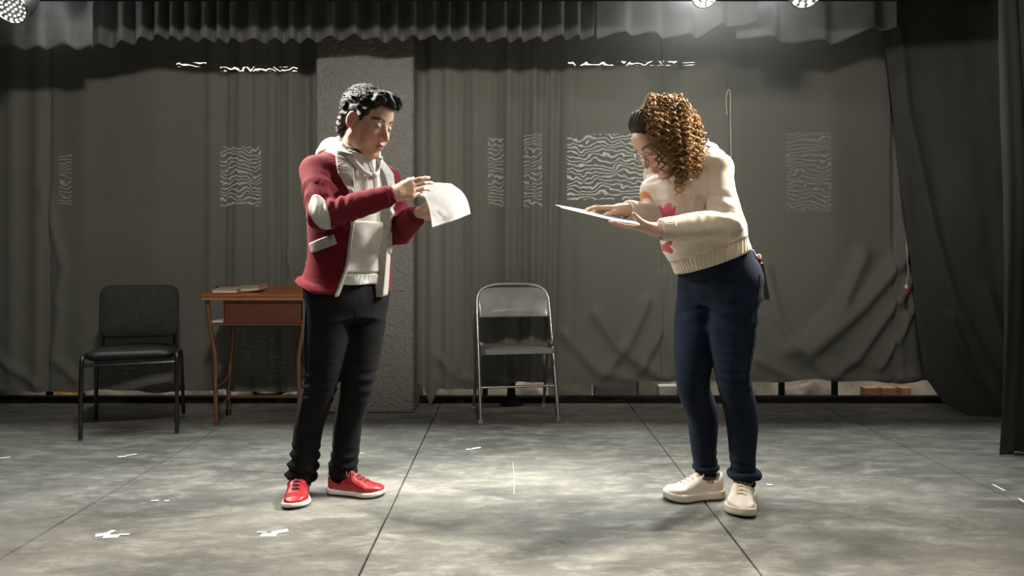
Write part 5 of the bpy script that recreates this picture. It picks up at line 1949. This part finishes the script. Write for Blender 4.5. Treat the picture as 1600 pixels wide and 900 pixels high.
A_ = W(650, 287, 3.00); B_ = W(705, 287, 3.02); C_ = W(735, 334, 2.88); D_ = W(676, 356, 2.84)
sheet('paper_sheet', [A_, W(678, 285.5, 3.02), B_], [D_, W(706, 346, 2.84), C_], [A_, W(661, 303, 2.95), W(671, 328, 2.89), D_], [B_, W(722, 300, 2.98), W(731, 316, 2.93), C_],
      'white printed sheet drooping from the hands of the man in the red jacket')
sheet('paper_sheet', [W(630, 293, 2.86), W(640, 289, 2.93), W(652, 287.5, 3.00)], [W(640, 301, 2.87), W(652, 306, 2.93), W(667, 311, 2.98)],
      [W(630, 293, 2.86), W(635, 297, 2.865), W(640, 301, 2.87)], [W(652, 287.5, 3.00), W(660, 298, 2.99), W(667, 311, 2.98)],
      'curled under sheet between the fingertips of the man and his printed sheet', material=M_PAPER)
n0, n1 = W(1006, 352, 2.69), W(878, 325, 2.69)
f0, f1 = W(985, 343, 2.85), W(867, 320, 2.88)
sheet('paper_sheet', [n1, W(915, 334, 2.69), W(962, 345, 2.69), n0], [f1, W(905, 326.5, 2.87), W(950, 337, 2.86), f0], [n1, W(873, 322.0, 2.78), f1], [n0, W(996, 347, 2.77), f0],
      'white sheet held almost edge-on in both hands of the curly haired woman')


# ------------------------------------------------------------------ the black padded chair
M_CHAIRFAB = mat('black woven upholstery', (.040, .040, .038), .8, var=.2, scale=40, bump=.2, bscale=700, sheen=.1, spec=.25)
M_SEATFAB = mat('black seat vinyl', (.007, .007, .007), .5, var=.2, scale=40, bump=.15, bscale=300, spec=.3)
M_BLACKTUBE = mat('black enamelled tube', (.010, .010, .010), .22, spec=.6)
M_GREYTUBE = mat('grey steel tube', (.34, .33, .31), .28, .75, var=.1)
M_RUBBER = mat('grey rubber foot', (.22, .22, .21), .6)


def rounded_pad(w, h, t, r, bulge, seg=8):
    """a padded panel: rounded outline, domed both ways; local x width, z height, y thickness"""
    mb = MB()
    out = []
    for (cx, cz, a0) in ((w / 2 - r, h / 2 - r, 0), (-w / 2 + r, h / 2 - r, 90), (-w / 2 + r, -h / 2 + r, 180), (w / 2 - r, -h / 2 + r, 270)):
        for i in range(seg + 1):
            a = math.radians(a0 + 90 * i / seg)
            out.append((cx + r * math.cos(a), cz + r * math.sin(a)))
    rings = [(1.0 - .10, -t / 2), (1.0 - .02, -t / 2 + .25 * t), (1.0, 0), (1.0 - .02, t / 2 - .25 * t), (1 - .10, t / 2), (.6, t / 2 + bulge * .75), (.25, t / 2 + bulge), (.02, t / 2 + bulge)]
    vs, n = [], len(out)
    for s, y in rings:
        for (x, z) in out:
            vs.append((x * s, -y, z * s))
    fs = [tuple(range(n - 1, -1, -1))]
    for i in range(len(rings) - 1):
        for k_ in range(n):
            l = (k_ + 1) % n
            fs.append((i * n + k_, i * n + l, (i + 1) * n + l, (i + 1) * n + k_))
    fs.append(tuple((len(rings) - 1) * n + i for i in range(n)))
    return mb.add(vs, fs)


def turn(mb, R, t):
    mb.v = [tuple(R @ np.array(v) + np.array(t)) for v in mb.v]
    return mb


def rx(a):
    return np.array([[1, 0, 0], [0, math.cos(a), -math.sin(a)], [0, math.sin(a), math.cos(a)]])


pc = empty('padded_chair', (-2.16, 4.40, 0), math.radians(20))
pc.scale = (.90, 1, 1)
tag(pc, 'black padded chair with black tube legs standing left of the wooden desk', 'chair')
turn(rounded_pad(.50, .47, .052, .08, .018), rx(-PI / 2 - .04), (0, -.01, .432)).build('seat', M_SEATFAB, pc)
turn(rounded_pad(.485, .315, .045, .065, .015), rx(-.12), (0, .235, .650)).build('backrest', M_CHAIRFAB, pc)
for sx in (-1, 1):
    MB().tube([(sx * .215, .228, .40), (sx * .215, .232, .52), (sx * .210, .262, .72)], .011, 8).build('back_support', M_BLACKTUBE, pc)
    MB().tube(catmull([(sx * .262, -.245, .006), (sx * .262, -.235, .20), (sx * .260, -.222, .40), (sx * .255, -.19, .438), (sx * .252, -.08, .440), (sx * .25, .10, .425)], 26), .0125, 10).build('leg', M_BLACKTUBE, pc)
    MB().tube(catmull([(sx * .25, .10, .424), (sx * .25, .20, .410), (sx * .256, .232, .36), (sx * .268, .285, .006)], 20), .0125, 10).build('leg', M_BLACKTUBE, pc)
MB().tube([(-.25, -.205, .392), (.25, -.205, .392)], .010, 8).build('front_rail', M_BLACKTUBE, pc)
MB().tube([(-.25, .20, .392), (.25, .20, .392)], .010, 8).build('rear_rail', M_BLACKTUBE, pc)

# ------------------------------------------------------------------ the folding chair
fc = empty('folding_chair', (0.012, 4.74, 0), math.radians(9))
tag(fc, 'metal folding chair with padded grey back standing right of the stucco pillar', 'chair')
M_VINYL = mat('dark grey vinyl', (.28, .28, .27), .22, var=.15, scale=14, bump=.10, bscale=60, spec=.5, coat=.4)
u_ = []
for t in np.linspace(0, 1, 41):
    if t < .36:
        s = t / .36
        p = np.array([-.232 + .004 * s, -.225 + .245 * s, .012 + .66 * s])
    elif t > .64:
        s = (1 - t) / .36
        p = np.array([.232 - .004 * s, -.225 + .245 * s, .012 + .66 * s])
    else:
        a = (t - .36) / .28 * PI
        ex = 2 / 3.2
        p = np.array([-.228 * np.sign(math.cos(a)) * abs(math.cos(a)) ** ex, .020 + .05 * math.sin(a) ** ex, .672 + .135 * math.sin(a) ** ex])
    u_.append(p)
MB().tube(u_, .0115, 10).build('frame', M_GREYTUBE, fc)
# curved padded back
def fback(U, V):
    x = (U - .5) * 2
    hw = np.where(V > .45, .222 * (1 - ((V - .45) / .55) ** 3.2 * .42), .215 + .007 * V / .45)
    z = .605 + .190 * V
    y = -.010 + (z - .60) * .37 + .030 * np.clip((V - .45) / .55, 0, 1) ** 2 - .010 - .022 * (1 - x ** 2) * (1 - (2 * V - 1) ** 4) + .035 * (1 - x ** 2)
    return np.stack([x * hw, y, z], 1)
fb = grid_obj('backrest', fback, 40, 22, M_VINYL, fc, thick=.016)
turn(rounded_pad(.40, .38, .026, .05, .008), rx(-PI / 2 - .03), (0, -.02, .418)).build('seat', M_VINYL, fc)
MB().box((-.205, -.222, .402), (.205, -.208, .436), bev=.003).build('seat_rim', M_GREYTUBE, fc, False)
for sx in (-1, 1):
    MB().tube(catmull([(sx * .215, -.11, .455), (sx * .214, -.02, .42), (sx * .222, .10, .22), (sx * .228, .21, .012)], 16), .0105, 8).build('leg', M_GREYTUBE, fc)
    MB().tube([(sx * .206, -.03, .43), (sx * .238, -.03, .435)], .012, 8).build('pivot', M_STEEL, fc)
    for y in (-.225, .21):
        MB().lathe([(.0005, 0), (.016, .001), (.016, .022), (.012, .028), (.0005, .028)], 12, org=(sx * (.232 if y < 0 else .228), y, 0)).build('foot', M_RUBBER, fc)
MB().tube([(-.226, -.155, .200), (.226, -.155, .200)], .0065, 8).build('crossbar', M_GREYTUBE, fc)
MB().tube([(-.224, .140, .150), (.224, .140, .150)], .0065, 8).build('crossbar', M_GREYTUBE, fc)

# ------------------------------------------------------------------ the school desk
M_WOOD = mat('orange brown varnished wood', (.34, .10, .032), .35, var=.30, scale=9, stretch=(.35, 6, 6), bump=.06, bscale=40, spec=.5)
M_WOODEDGE = mat('pale ply edge', (.30, .16, .07), .55, var=.2, scale=30)
M_BROWNSTEEL = mat('brown enamelled steel', (.20, .095, .048), .32, .25, var=.15, spec=.5)
M_DARKTRAY = mat('red brown metal tray', (.13, .045, .025), .45, .2, var=.15)
dk = empty('school_desk', (-1.475, 4.60, 0), math.radians(0))
tag(dk, 'wooden school desk with brown steel legs standing behind the man in red', 'desk')
wd = .305
slope = rx(math.radians(4.2))
turn(MB().box((-wd, -.20, -.009), (wd, .20, .009), bev=.003), slope, (0, 0, .768)).build('desktop', M_WOOD, dk, False)
turn(MB().box((-wd + .002, -.204, -.026), (wd - .002, -.196, -.011), bev=.002), slope, (0, 0, .768)).build('front_edge', M_WOODEDGE, dk, False)
tray = MB()
tray.box((-.185, -.165, .595), (.265, .17, .603))
tray.box((-.185, -.17, .595), (.265, -.163, .735))
tray.box((-.19, -.17, .595), (-.183, .17, .735))
tray.box((.260, -.17, .595), (.267, .17, .735))
tray.build('book_tray', M_DARKTRAY, dk, False)
for sx in (-1, 1):
    xf = sx * (wd - .020)
    MB().tube(catmull([(xf, -.165, .735), (xf + sx * -.020, -.160, .55), (xf - sx * .044, -.155, .385), (xf - sx * .042, -.150, .20), (xf - sx * .046, -.145, .0)], 20), .0125, 10, flat=1.0).build('leg', M_BROWNSTEEL, dk)
    MB().tube(catmull([(xf - sx * .030, .150, .765), (xf - sx * .036, .145, .50), (xf - sx * .010, .150, .20), (xf - sx * .006, .150, .012)], 20), .0125, 10).build('leg', M_BROWNSTEEL, dk)
    MB().tube(catmull([(xf - sx * .040, -.15, .215), (xf - sx * .035, .0, .225), (xf - sx * .012, .15, .245)], 8), .008, 8).build('side_bar', M_BROWNSTEEL, dk)
    MB().tube(catmull([(xf - sx * .044, -.15, .11), (xf - sx * .035, .0, .10), (xf - sx * .01, .15, .11)], 8), .008, 8).build('side_bar', M_BROWNSTEEL, dk)
    MB().lathe([(.0005, 0), (.017, 0), (.017, .025), (.013, .03)], 12, org=(xf - sx * .006, .150, 0)).build('foot', M_DARKRUBBER, dk)
MB().box((-wd + .035, -.17, .582), (wd - .02, .16, .592), bev=.002).build('shelf', M_BROWNSTEEL, dk, False)
MB().tube([(-wd + .03, .150, .11), (wd - .03, .150, .11)], .010, 8).build('rear_bar', M_BROWNSTEEL, dk)

# things on the desk and its shelf
M_CREAMPAGE = mat('cream page edges', (.62, .53, .38), .7, var=.25, scale=90, stretch=(1, 1, 12))
M_COVER = mat('tan cover', (.42, .33, .22), .6)
def booklet(loc, rz, w, d, t, lift, label):
    b_ = empty('booklet', loc, rz)
    b_.rotation_euler.x = math.radians(4.2)
    tag(b_, label, 'book', None)
    def leafs(z0, z1, name, mt, ins):
        def top(U, V):
            x = (U - .5) * (w - ins)
            z = z0 + (z1 - z0) * V + lift * np.clip((x + w * .1) / w, 0, 1) ** 1.5 * (1.0 + .8 * V)
            return np.stack([x, 0 * x, z], 1)
        v = []
        nu = 12
        for y in (-d / 2 + ins, d / 2 - ins):
            for V_ in (0, 1):
                v.append(top(np.linspace(0, 1, nu), np.full(nu, V_)) + np.array([0, y, 0]))
        v = np.concatenate(v); f = []
        for i in range(nu - 1):
            a, b2, c_, e = i, nu + i, 2 * nu + i, 3 * nu + i
            f += [(a, a + 1, b2 + 1, b2), (c_ + 1, c_, e, e + 1), (b2, b2 + 1, e + 1, e), (a + 1, a, c_, c_ + 1)]
        f += [(0, nu, 3 * nu, 2 * nu), (nu - 1, 3 * nu - 1, 4 * nu - 1, 2 * nu - 1)]
        MB().add(v, f).build(name, mt, b_, False)
    leafs(.001, .003, 'cover', M_COVER, 0)
    leafs(.0035, t - .003, 'pages', M_CREAMPAGE, .004)
    leafs(t - .0025, t, 'cover', M_COVER, 0)
def desk_z(y):
    return .768 + .0095 + math.tan(math.radians(4.2)) * (y - 4.60)
booklet((-1.655, 4.475, desk_z(4.475) + .003), .05, .14, .13, .022, .0, 'cream booklet lying flat at the left corner of the desk')
booklet((-1.545, 4.55, desk_z(4.55) + .003), -.08, .15, .13, .024, .016, 'fanned open booklet lying right of the flat cream one on the desk')
tag(MB().box((-.013, -.013, 0), (.013, .013, .028), bev=.004).build('eraser', M_BLACK, None, False), 'small black block at the far left of the desktop', 'eraser').location = (-1.735, 4.53, desk_z(4.53) + .001)
z0 = .597
sheet('paper_sheet', [(-1.74, 4.44, z0 + .003), (-1.66, 4.44, z0 + .004), (-1.58, 4.44, z0 + .003)], [(-1.74, 4.70, z0 + .003), (-1.66, 4.70, z0 + .003), (-1.58, 4.70, z0 + .002)],
      [(-1.74, 4.44, z0 + .003), (-1.74, 4.57, z0 + .003), (-1.74, 4.70, z0 + .003)], [(-1.58, 4.44, z0 + .003), (-1.58, 4.57, z0 + .002), (-1.58, 4.70, z0 + .002)],
      'white sheet lying on the shelf under the desk at its left end', material=M_PAPER, thick=.012)
sheet('paper_sheet', [(-1.735, 4.60, z0 + .010), (-1.70, 4.60, z0 + .034), (-1.665, 4.60, z0 + .052)], [(-1.705, 4.50, z0 + .010), (-1.665, 4.50, z0 + .016), (-1.615, 4.50, z0 + .010)],
      [(-1.735, 4.60, z0 + .010), (-1.72, 4.55, z0 + .010), (-1.705, 4.50, z0 + .010)], [(-1.665, 4.60, z0 + .052), (-1.64, 4.55, z0 + .035), (-1.615, 4.50, z0 + .010)],
      'crumpled white sheet with a raised corner on the shelf under the desk', material=M_PAPER)
sheet('paper_sheet', [(-1.32, 4.45, z0 + .003), (-1.26, 4.45, z0 + .006), (-1.20, 4.45, z0 + .016)], [(-1.34, 4.68, z0 + .002), (-1.26, 4.68, z0 + .003), (-1.20, 4.68, z0 + .010)],
      [(-1.32, 4.45, z0 + .003), (-1.33, 4.56, z0 + .002), (-1.34, 4.68, z0 + .002)], [(-1.20, 4.45, z0 + .016), (-1.20, 4.56, z0 + .012), (-1.20, 4.68, z0 + .010)],
      'white sheet on the desk shelf at its right end beside the man', material=M_PAPER)

# ------------------------------------------------------------------ tape marks and scratches on the floor
def gp(px, py):
    Y = FP * EYE / (py - HZ)
    return np.array([(px - 800) * Y / FP, Y, 0.0])
def tape(strips, label):
    c = np.mean([gp(*s[0]) for s in strips], axis=0)
    m = MB()
    for k_, (p0, p1, w_) in enumerate(strips):
        a, b_ = gp(*p0) - c, gp(*p1) - c
        d = (b_ - a) / np.linalg.norm(b_ - a)
        n = np.array([-d[1], d[0], 0]) * w_ / 2
        z = .0006 + .0004 * k_
        q = [a + n, a - n, b_ - n, b_ + n]
        m.add([(v[0], v[1], z) for v in q] + [(v[0], v[1], z + .0005) for v in q], [(0, 1, 2, 3), (7, 6, 5, 4), (0, 4, 5, 1), (1, 5, 6, 2), (2, 6, 7, 3), (3, 7, 4, 0)])
    o = m.build('tape_mark', M_TAPE, None, False)
    o.location = c
    return tag(o, label, 'tape mark')
tape([((149, 837), (172, 834), .03), ((162, 839), (186, 838), .03), ((170, 833), (178, 829), .018), ((185, 836), (202, 835.5), .012)], 'white crossed tape mark on the floor at the front left of the photo')
tape([((408, 836), (432, 836), .03), ((425, 833), (450, 829), .028), ((402, 832), (416, 832), .008)], 'white crossed tape mark on the floor in front of the red shoes')
tape([((184, 714), (198, 713), .02), ((197, 712), (214, 710), .018)], 'faint white tape strip on the floor in front of the black chair')
tape([((236, 782.5), (248, 782), .012)], 'tiny white tape dash, left one of two on the floor left of the red shoes')
tape([((257, 782.5), (265, 782.5), .010)], 'tiny white tape dash, right one of two on the floor left of the red shoes')
tape([((728, 702.5), (742, 701.5), .016), ((739, 701), (751, 699.5), .022)], 'white stepped tape mark on the floor between the man and the folding chair')
tape([((0, 716), (16, 714.5), .02)], 'white tape strip on the floor at the left border of the photo')
tape([((555, 708.5), (569, 708), .012)], 'small white tape scrap on the floor behind the right ankle of the man')
tape([((1198, 757), (1207, 757.5), .014)], 'small white tape scrap on the floor right of the cream shoes')
tape([((1551, 757), (1570, 767), .010)], 'thin white tape strip on the floor at the right, near the drape')
tape([((1592, 779), (1606, 788), .012)], 'thin white tape strip on the floor at the right border of the photo')
M_CHALK = mat('chalk', (.33, .325, .30), .9, var=.4, scale=80)
m = MB().tube([gp(801, 722) + [0, 0, .0005], gp(804, 745) + [0, 0, .0005], gp(803, 772) + [0, 0, .0005]], .0017, 5, flat=.35)
tag(m.build('chalk_line', M_CHALK), 'short chalk line on the floor in the middle between the two people', 'chalk mark')

# ------------------------------------------------------------------ small hanging things
M_CORD = mat('pale cord', (.50, .50, .36), .8)
cy = 4.90
cord = empty('cord_loop', W(1141, 240, cy))
tag(cord, 'pale hanging string with a hooked loop in front of the backdrop behind the woman', 'string')
o_ = W(1141, 240, cy)
MB().tube(catmull([W(1136, 180, cy), W(1134.5, 160, cy), W(1135.5, 146, cy), W(1138.5, 140, cy), W(1141, 147, cy), W(1141, 180, cy), W(1142, 220, cy), W(1142.5, 300, cy), W(1143, 380, cy)], 60) - o_, .0035, 6).build('cord', M_CORD, cord)
MB().tube([W(1138, 141, cy) - o_, W(1138, 118, cy) - o_ + [0, .06, 0]], .0012, 5).build('thread', M_BLACK, cord)
tg = empty('hanging_tag', W(1416, 452, 4.78))
tag(tg, 'small red and white tag hanging beside the swept edge of the side drape', 'tag')
o_ = W(1416, 452, 4.78)
MB().tube([(0, 0, .028), W(1419, 425, 4.78) - o_, W(1416, 380, 4.80) - o_], .0016, 5).build('string', M_TAPE, tg)
MB().lathe([(.0004, .004), (.009, .006), (.0095, .024), (.004, .031), (.0004, .032)], 12).build('white_end', M_TAPE, tg)
M_REDP = mat('red plastic', (.60, .03, .05), .4)
MB().lathe([(.0004, -.030), (.008, -.029), (.0095, -.02), (.0095, .0035), (.0004, .0038)], 12).build('red_end', M_REDP, tg)

# ------------------------------------------------------------------ clutter seen through the gap under the backdrop
M_CLOTH = mat('crumpled grey cloth', (.26, .23, .20), .9, var=.4, scale=10)
M_OCHRE = mat('ochre cloth', (.42, .26, .06), .9, var=.3, scale=14)
M_WHITEBOX = mat('white card', (.70, .68, .64), .7, var=.1)
M_OLDWOOD = mat('bare wood', (.30, .17, .08), .7, var=.35, scale=12, stretch=(1, 8, 8))
M_GREYBOX = mat('grey board', (.13, .12, .105), .85, var=.4, scale=8)


def heap(name, px0, px1, h, Y, mt, label, cat, seed):
    x0, x1 = W(px0, 0, Y)[0], W(px1, 0, Y)[0]
    c = np.array([(x0 + x1) / 2, Y, 0])
    w_ = (x1 - x0) / 2
    def fn(U, V):
        x = (U - .5) * 2
        y = (V - .5) * 2
        e = np.clip(1 - np.abs(x) ** 4, 0, 1) ** .5 * np.clip(1 - np.abs(y) ** 3, 0, 1) ** .5
        P = np.stack([x * w_, y * .09, 0 * x], 1)
        z = h * e * (.75 + .30 * noise3(P, 30, seed, 3)) + .002
        return np.stack([x * w_, y * .09 + .02 * noise3(P, 24, seed + 1, 2) * e, np.maximum(z, .002)], 1)
    o = grid_obj(name, fn, 60, 16, mt)
    o.location = c
    return tag(o, label, cat)


heap('cloth_pile', 5, 82, .105, 5.28, M_CLOTH, 'crumpled grey cloth under the backdrop at the left border', 'cloth', 3)
heap('cloth_pile', 90, 124, .125, 5.42, M_OCHRE, 'ochre cloth under the backdrop left of the black chair', 'cloth', 4)
heap('cloth_pile', 152, 268, .11, 5.28, M_CLOTH, 'crumpled cloth seen between the legs of the black chair', 'cloth', 5)
heap('cloth_pile', 292, 345, .125, 5.26, M_CLOTH, 'grey cloth under the backdrop right behind the front desk leg', 'cloth', 6)
heap('cloth_pile', 365, 466, .11, 5.30, M_CLOTH, 'pale cloth under the backdrop beneath the desk', 'cloth', 8)
heap('cloth_pile', 672, 745, .14, 5.30, M_CLOTH, 'pale cloth under the backdrop left of the folding chair', 'cloth', 9)
heap('cloth_pile', 795, 852, .12, 5.32, M_CLOTH, 'pale cloth under the backdrop seen between the folding chair legs', 'cloth', 10)
heap('cloth_pile', 1222, 1302, .12, 5.28, M_CLOTH, 'rolled brown cloth under the backdrop right of the woman', 'cloth', 12)


def block(px0, px1, py0, Y, mt, name, label, cat, d=.16, z0=0.001):
    a, b_ = W(px0, py0, Y), W(px1, py0, Y)
    o = MB().box((-(b_[0] - a[0]) / 2, 0, 0), ((b_[0] - a[0]) / 2, d, a[2] - z0), bev=.004).build(name, mt, None, False)
    o.location = ((a[0] + b_[0]) / 2, Y, z0)
    return tag(o, label, cat)


block(858, 925, 594, 5.26, M_WHITEBOX if False else M_CLOTH, 'box', 'pale box under the backdrop just right of the folding chair', 'box')
block(930, 996, 596, 5.28, M_GREYBOX, 'box', 'dark grey box under the backdrop left of the woman', 'box')
block(998, 1028, 588, 5.26, M_CLOTH, 'box', 'sand coloured box under the backdrop beside the white one', 'box')
block(1030, 1062, 603, 5.24, M_WHITEBOX, 'box', 'bright white box under the backdrop behind the legs of the woman', 'box', .08)
for i, (x0, x1) in enumerate(((1352, 1374), (1378, 1402), (1408, 1424))):
    block(x0, x1, 606, 5.26 + .02 * i, M_OLDWOOD, 'wood_block', ('wood block under the backdrop at the right, leftmost of the three', 'wood block under the backdrop at the right, middle of the three',
                                                    'wood block under the backdrop at the right, nearest the side drape')[i], 'block', .08)
for px, lab in ((78, 'black post behind the left backdrop, nearest the left border'), (758, 'black post seen low between the folding chair legs'),
                (1063, 'black post in front of the white box behind the woman'), (1221, 'black post under the backdrop right of the woman'), (1304, 'black post right of the rolled brown cloth')):
    x = W(px, 0, 5.19)[0]
    o = MB().box((-.018, -.012, 0), (.018, .012, 2.6)).build('post', M_BLACK, None, False)
    o.location = (x, 5.19, 0.0)
    tag(o, lab, 'post')
st = empty('pole_stand', (W(799, 0, 5.10)[0], 5.055, 0))
tag(st, 'black pole stand with a flared foot hidden behind the folding chair', 'stand')
MB().tube([(0, 0, .06), (0, 0, .40)], .026, 12).build('pole', M_BLACK, st)
MB().lathe([(.0005, 0), (.078, .0), (.078, .006), (.05, .02), (.03, .06), (.026, .09)], 20).build('foot', M_BLACK, st)
bs = empty('fallen_stool', (W(432, 0, 5.2)[0], 5.20, 0))
tag(bs, 'dark curved leg of a stool lying under the backdrop beneath the desk', 'stool')
MB().tube(catmull([(-.165, 0, .18), (-.155, 0, .075), (-.11, 0, .035), (0, 0, .042), (.10, 0, .085), (.15, 0, .075), (.18, 0, .014)], 30), .014, 8).build('leg', M_BLACK, bs)
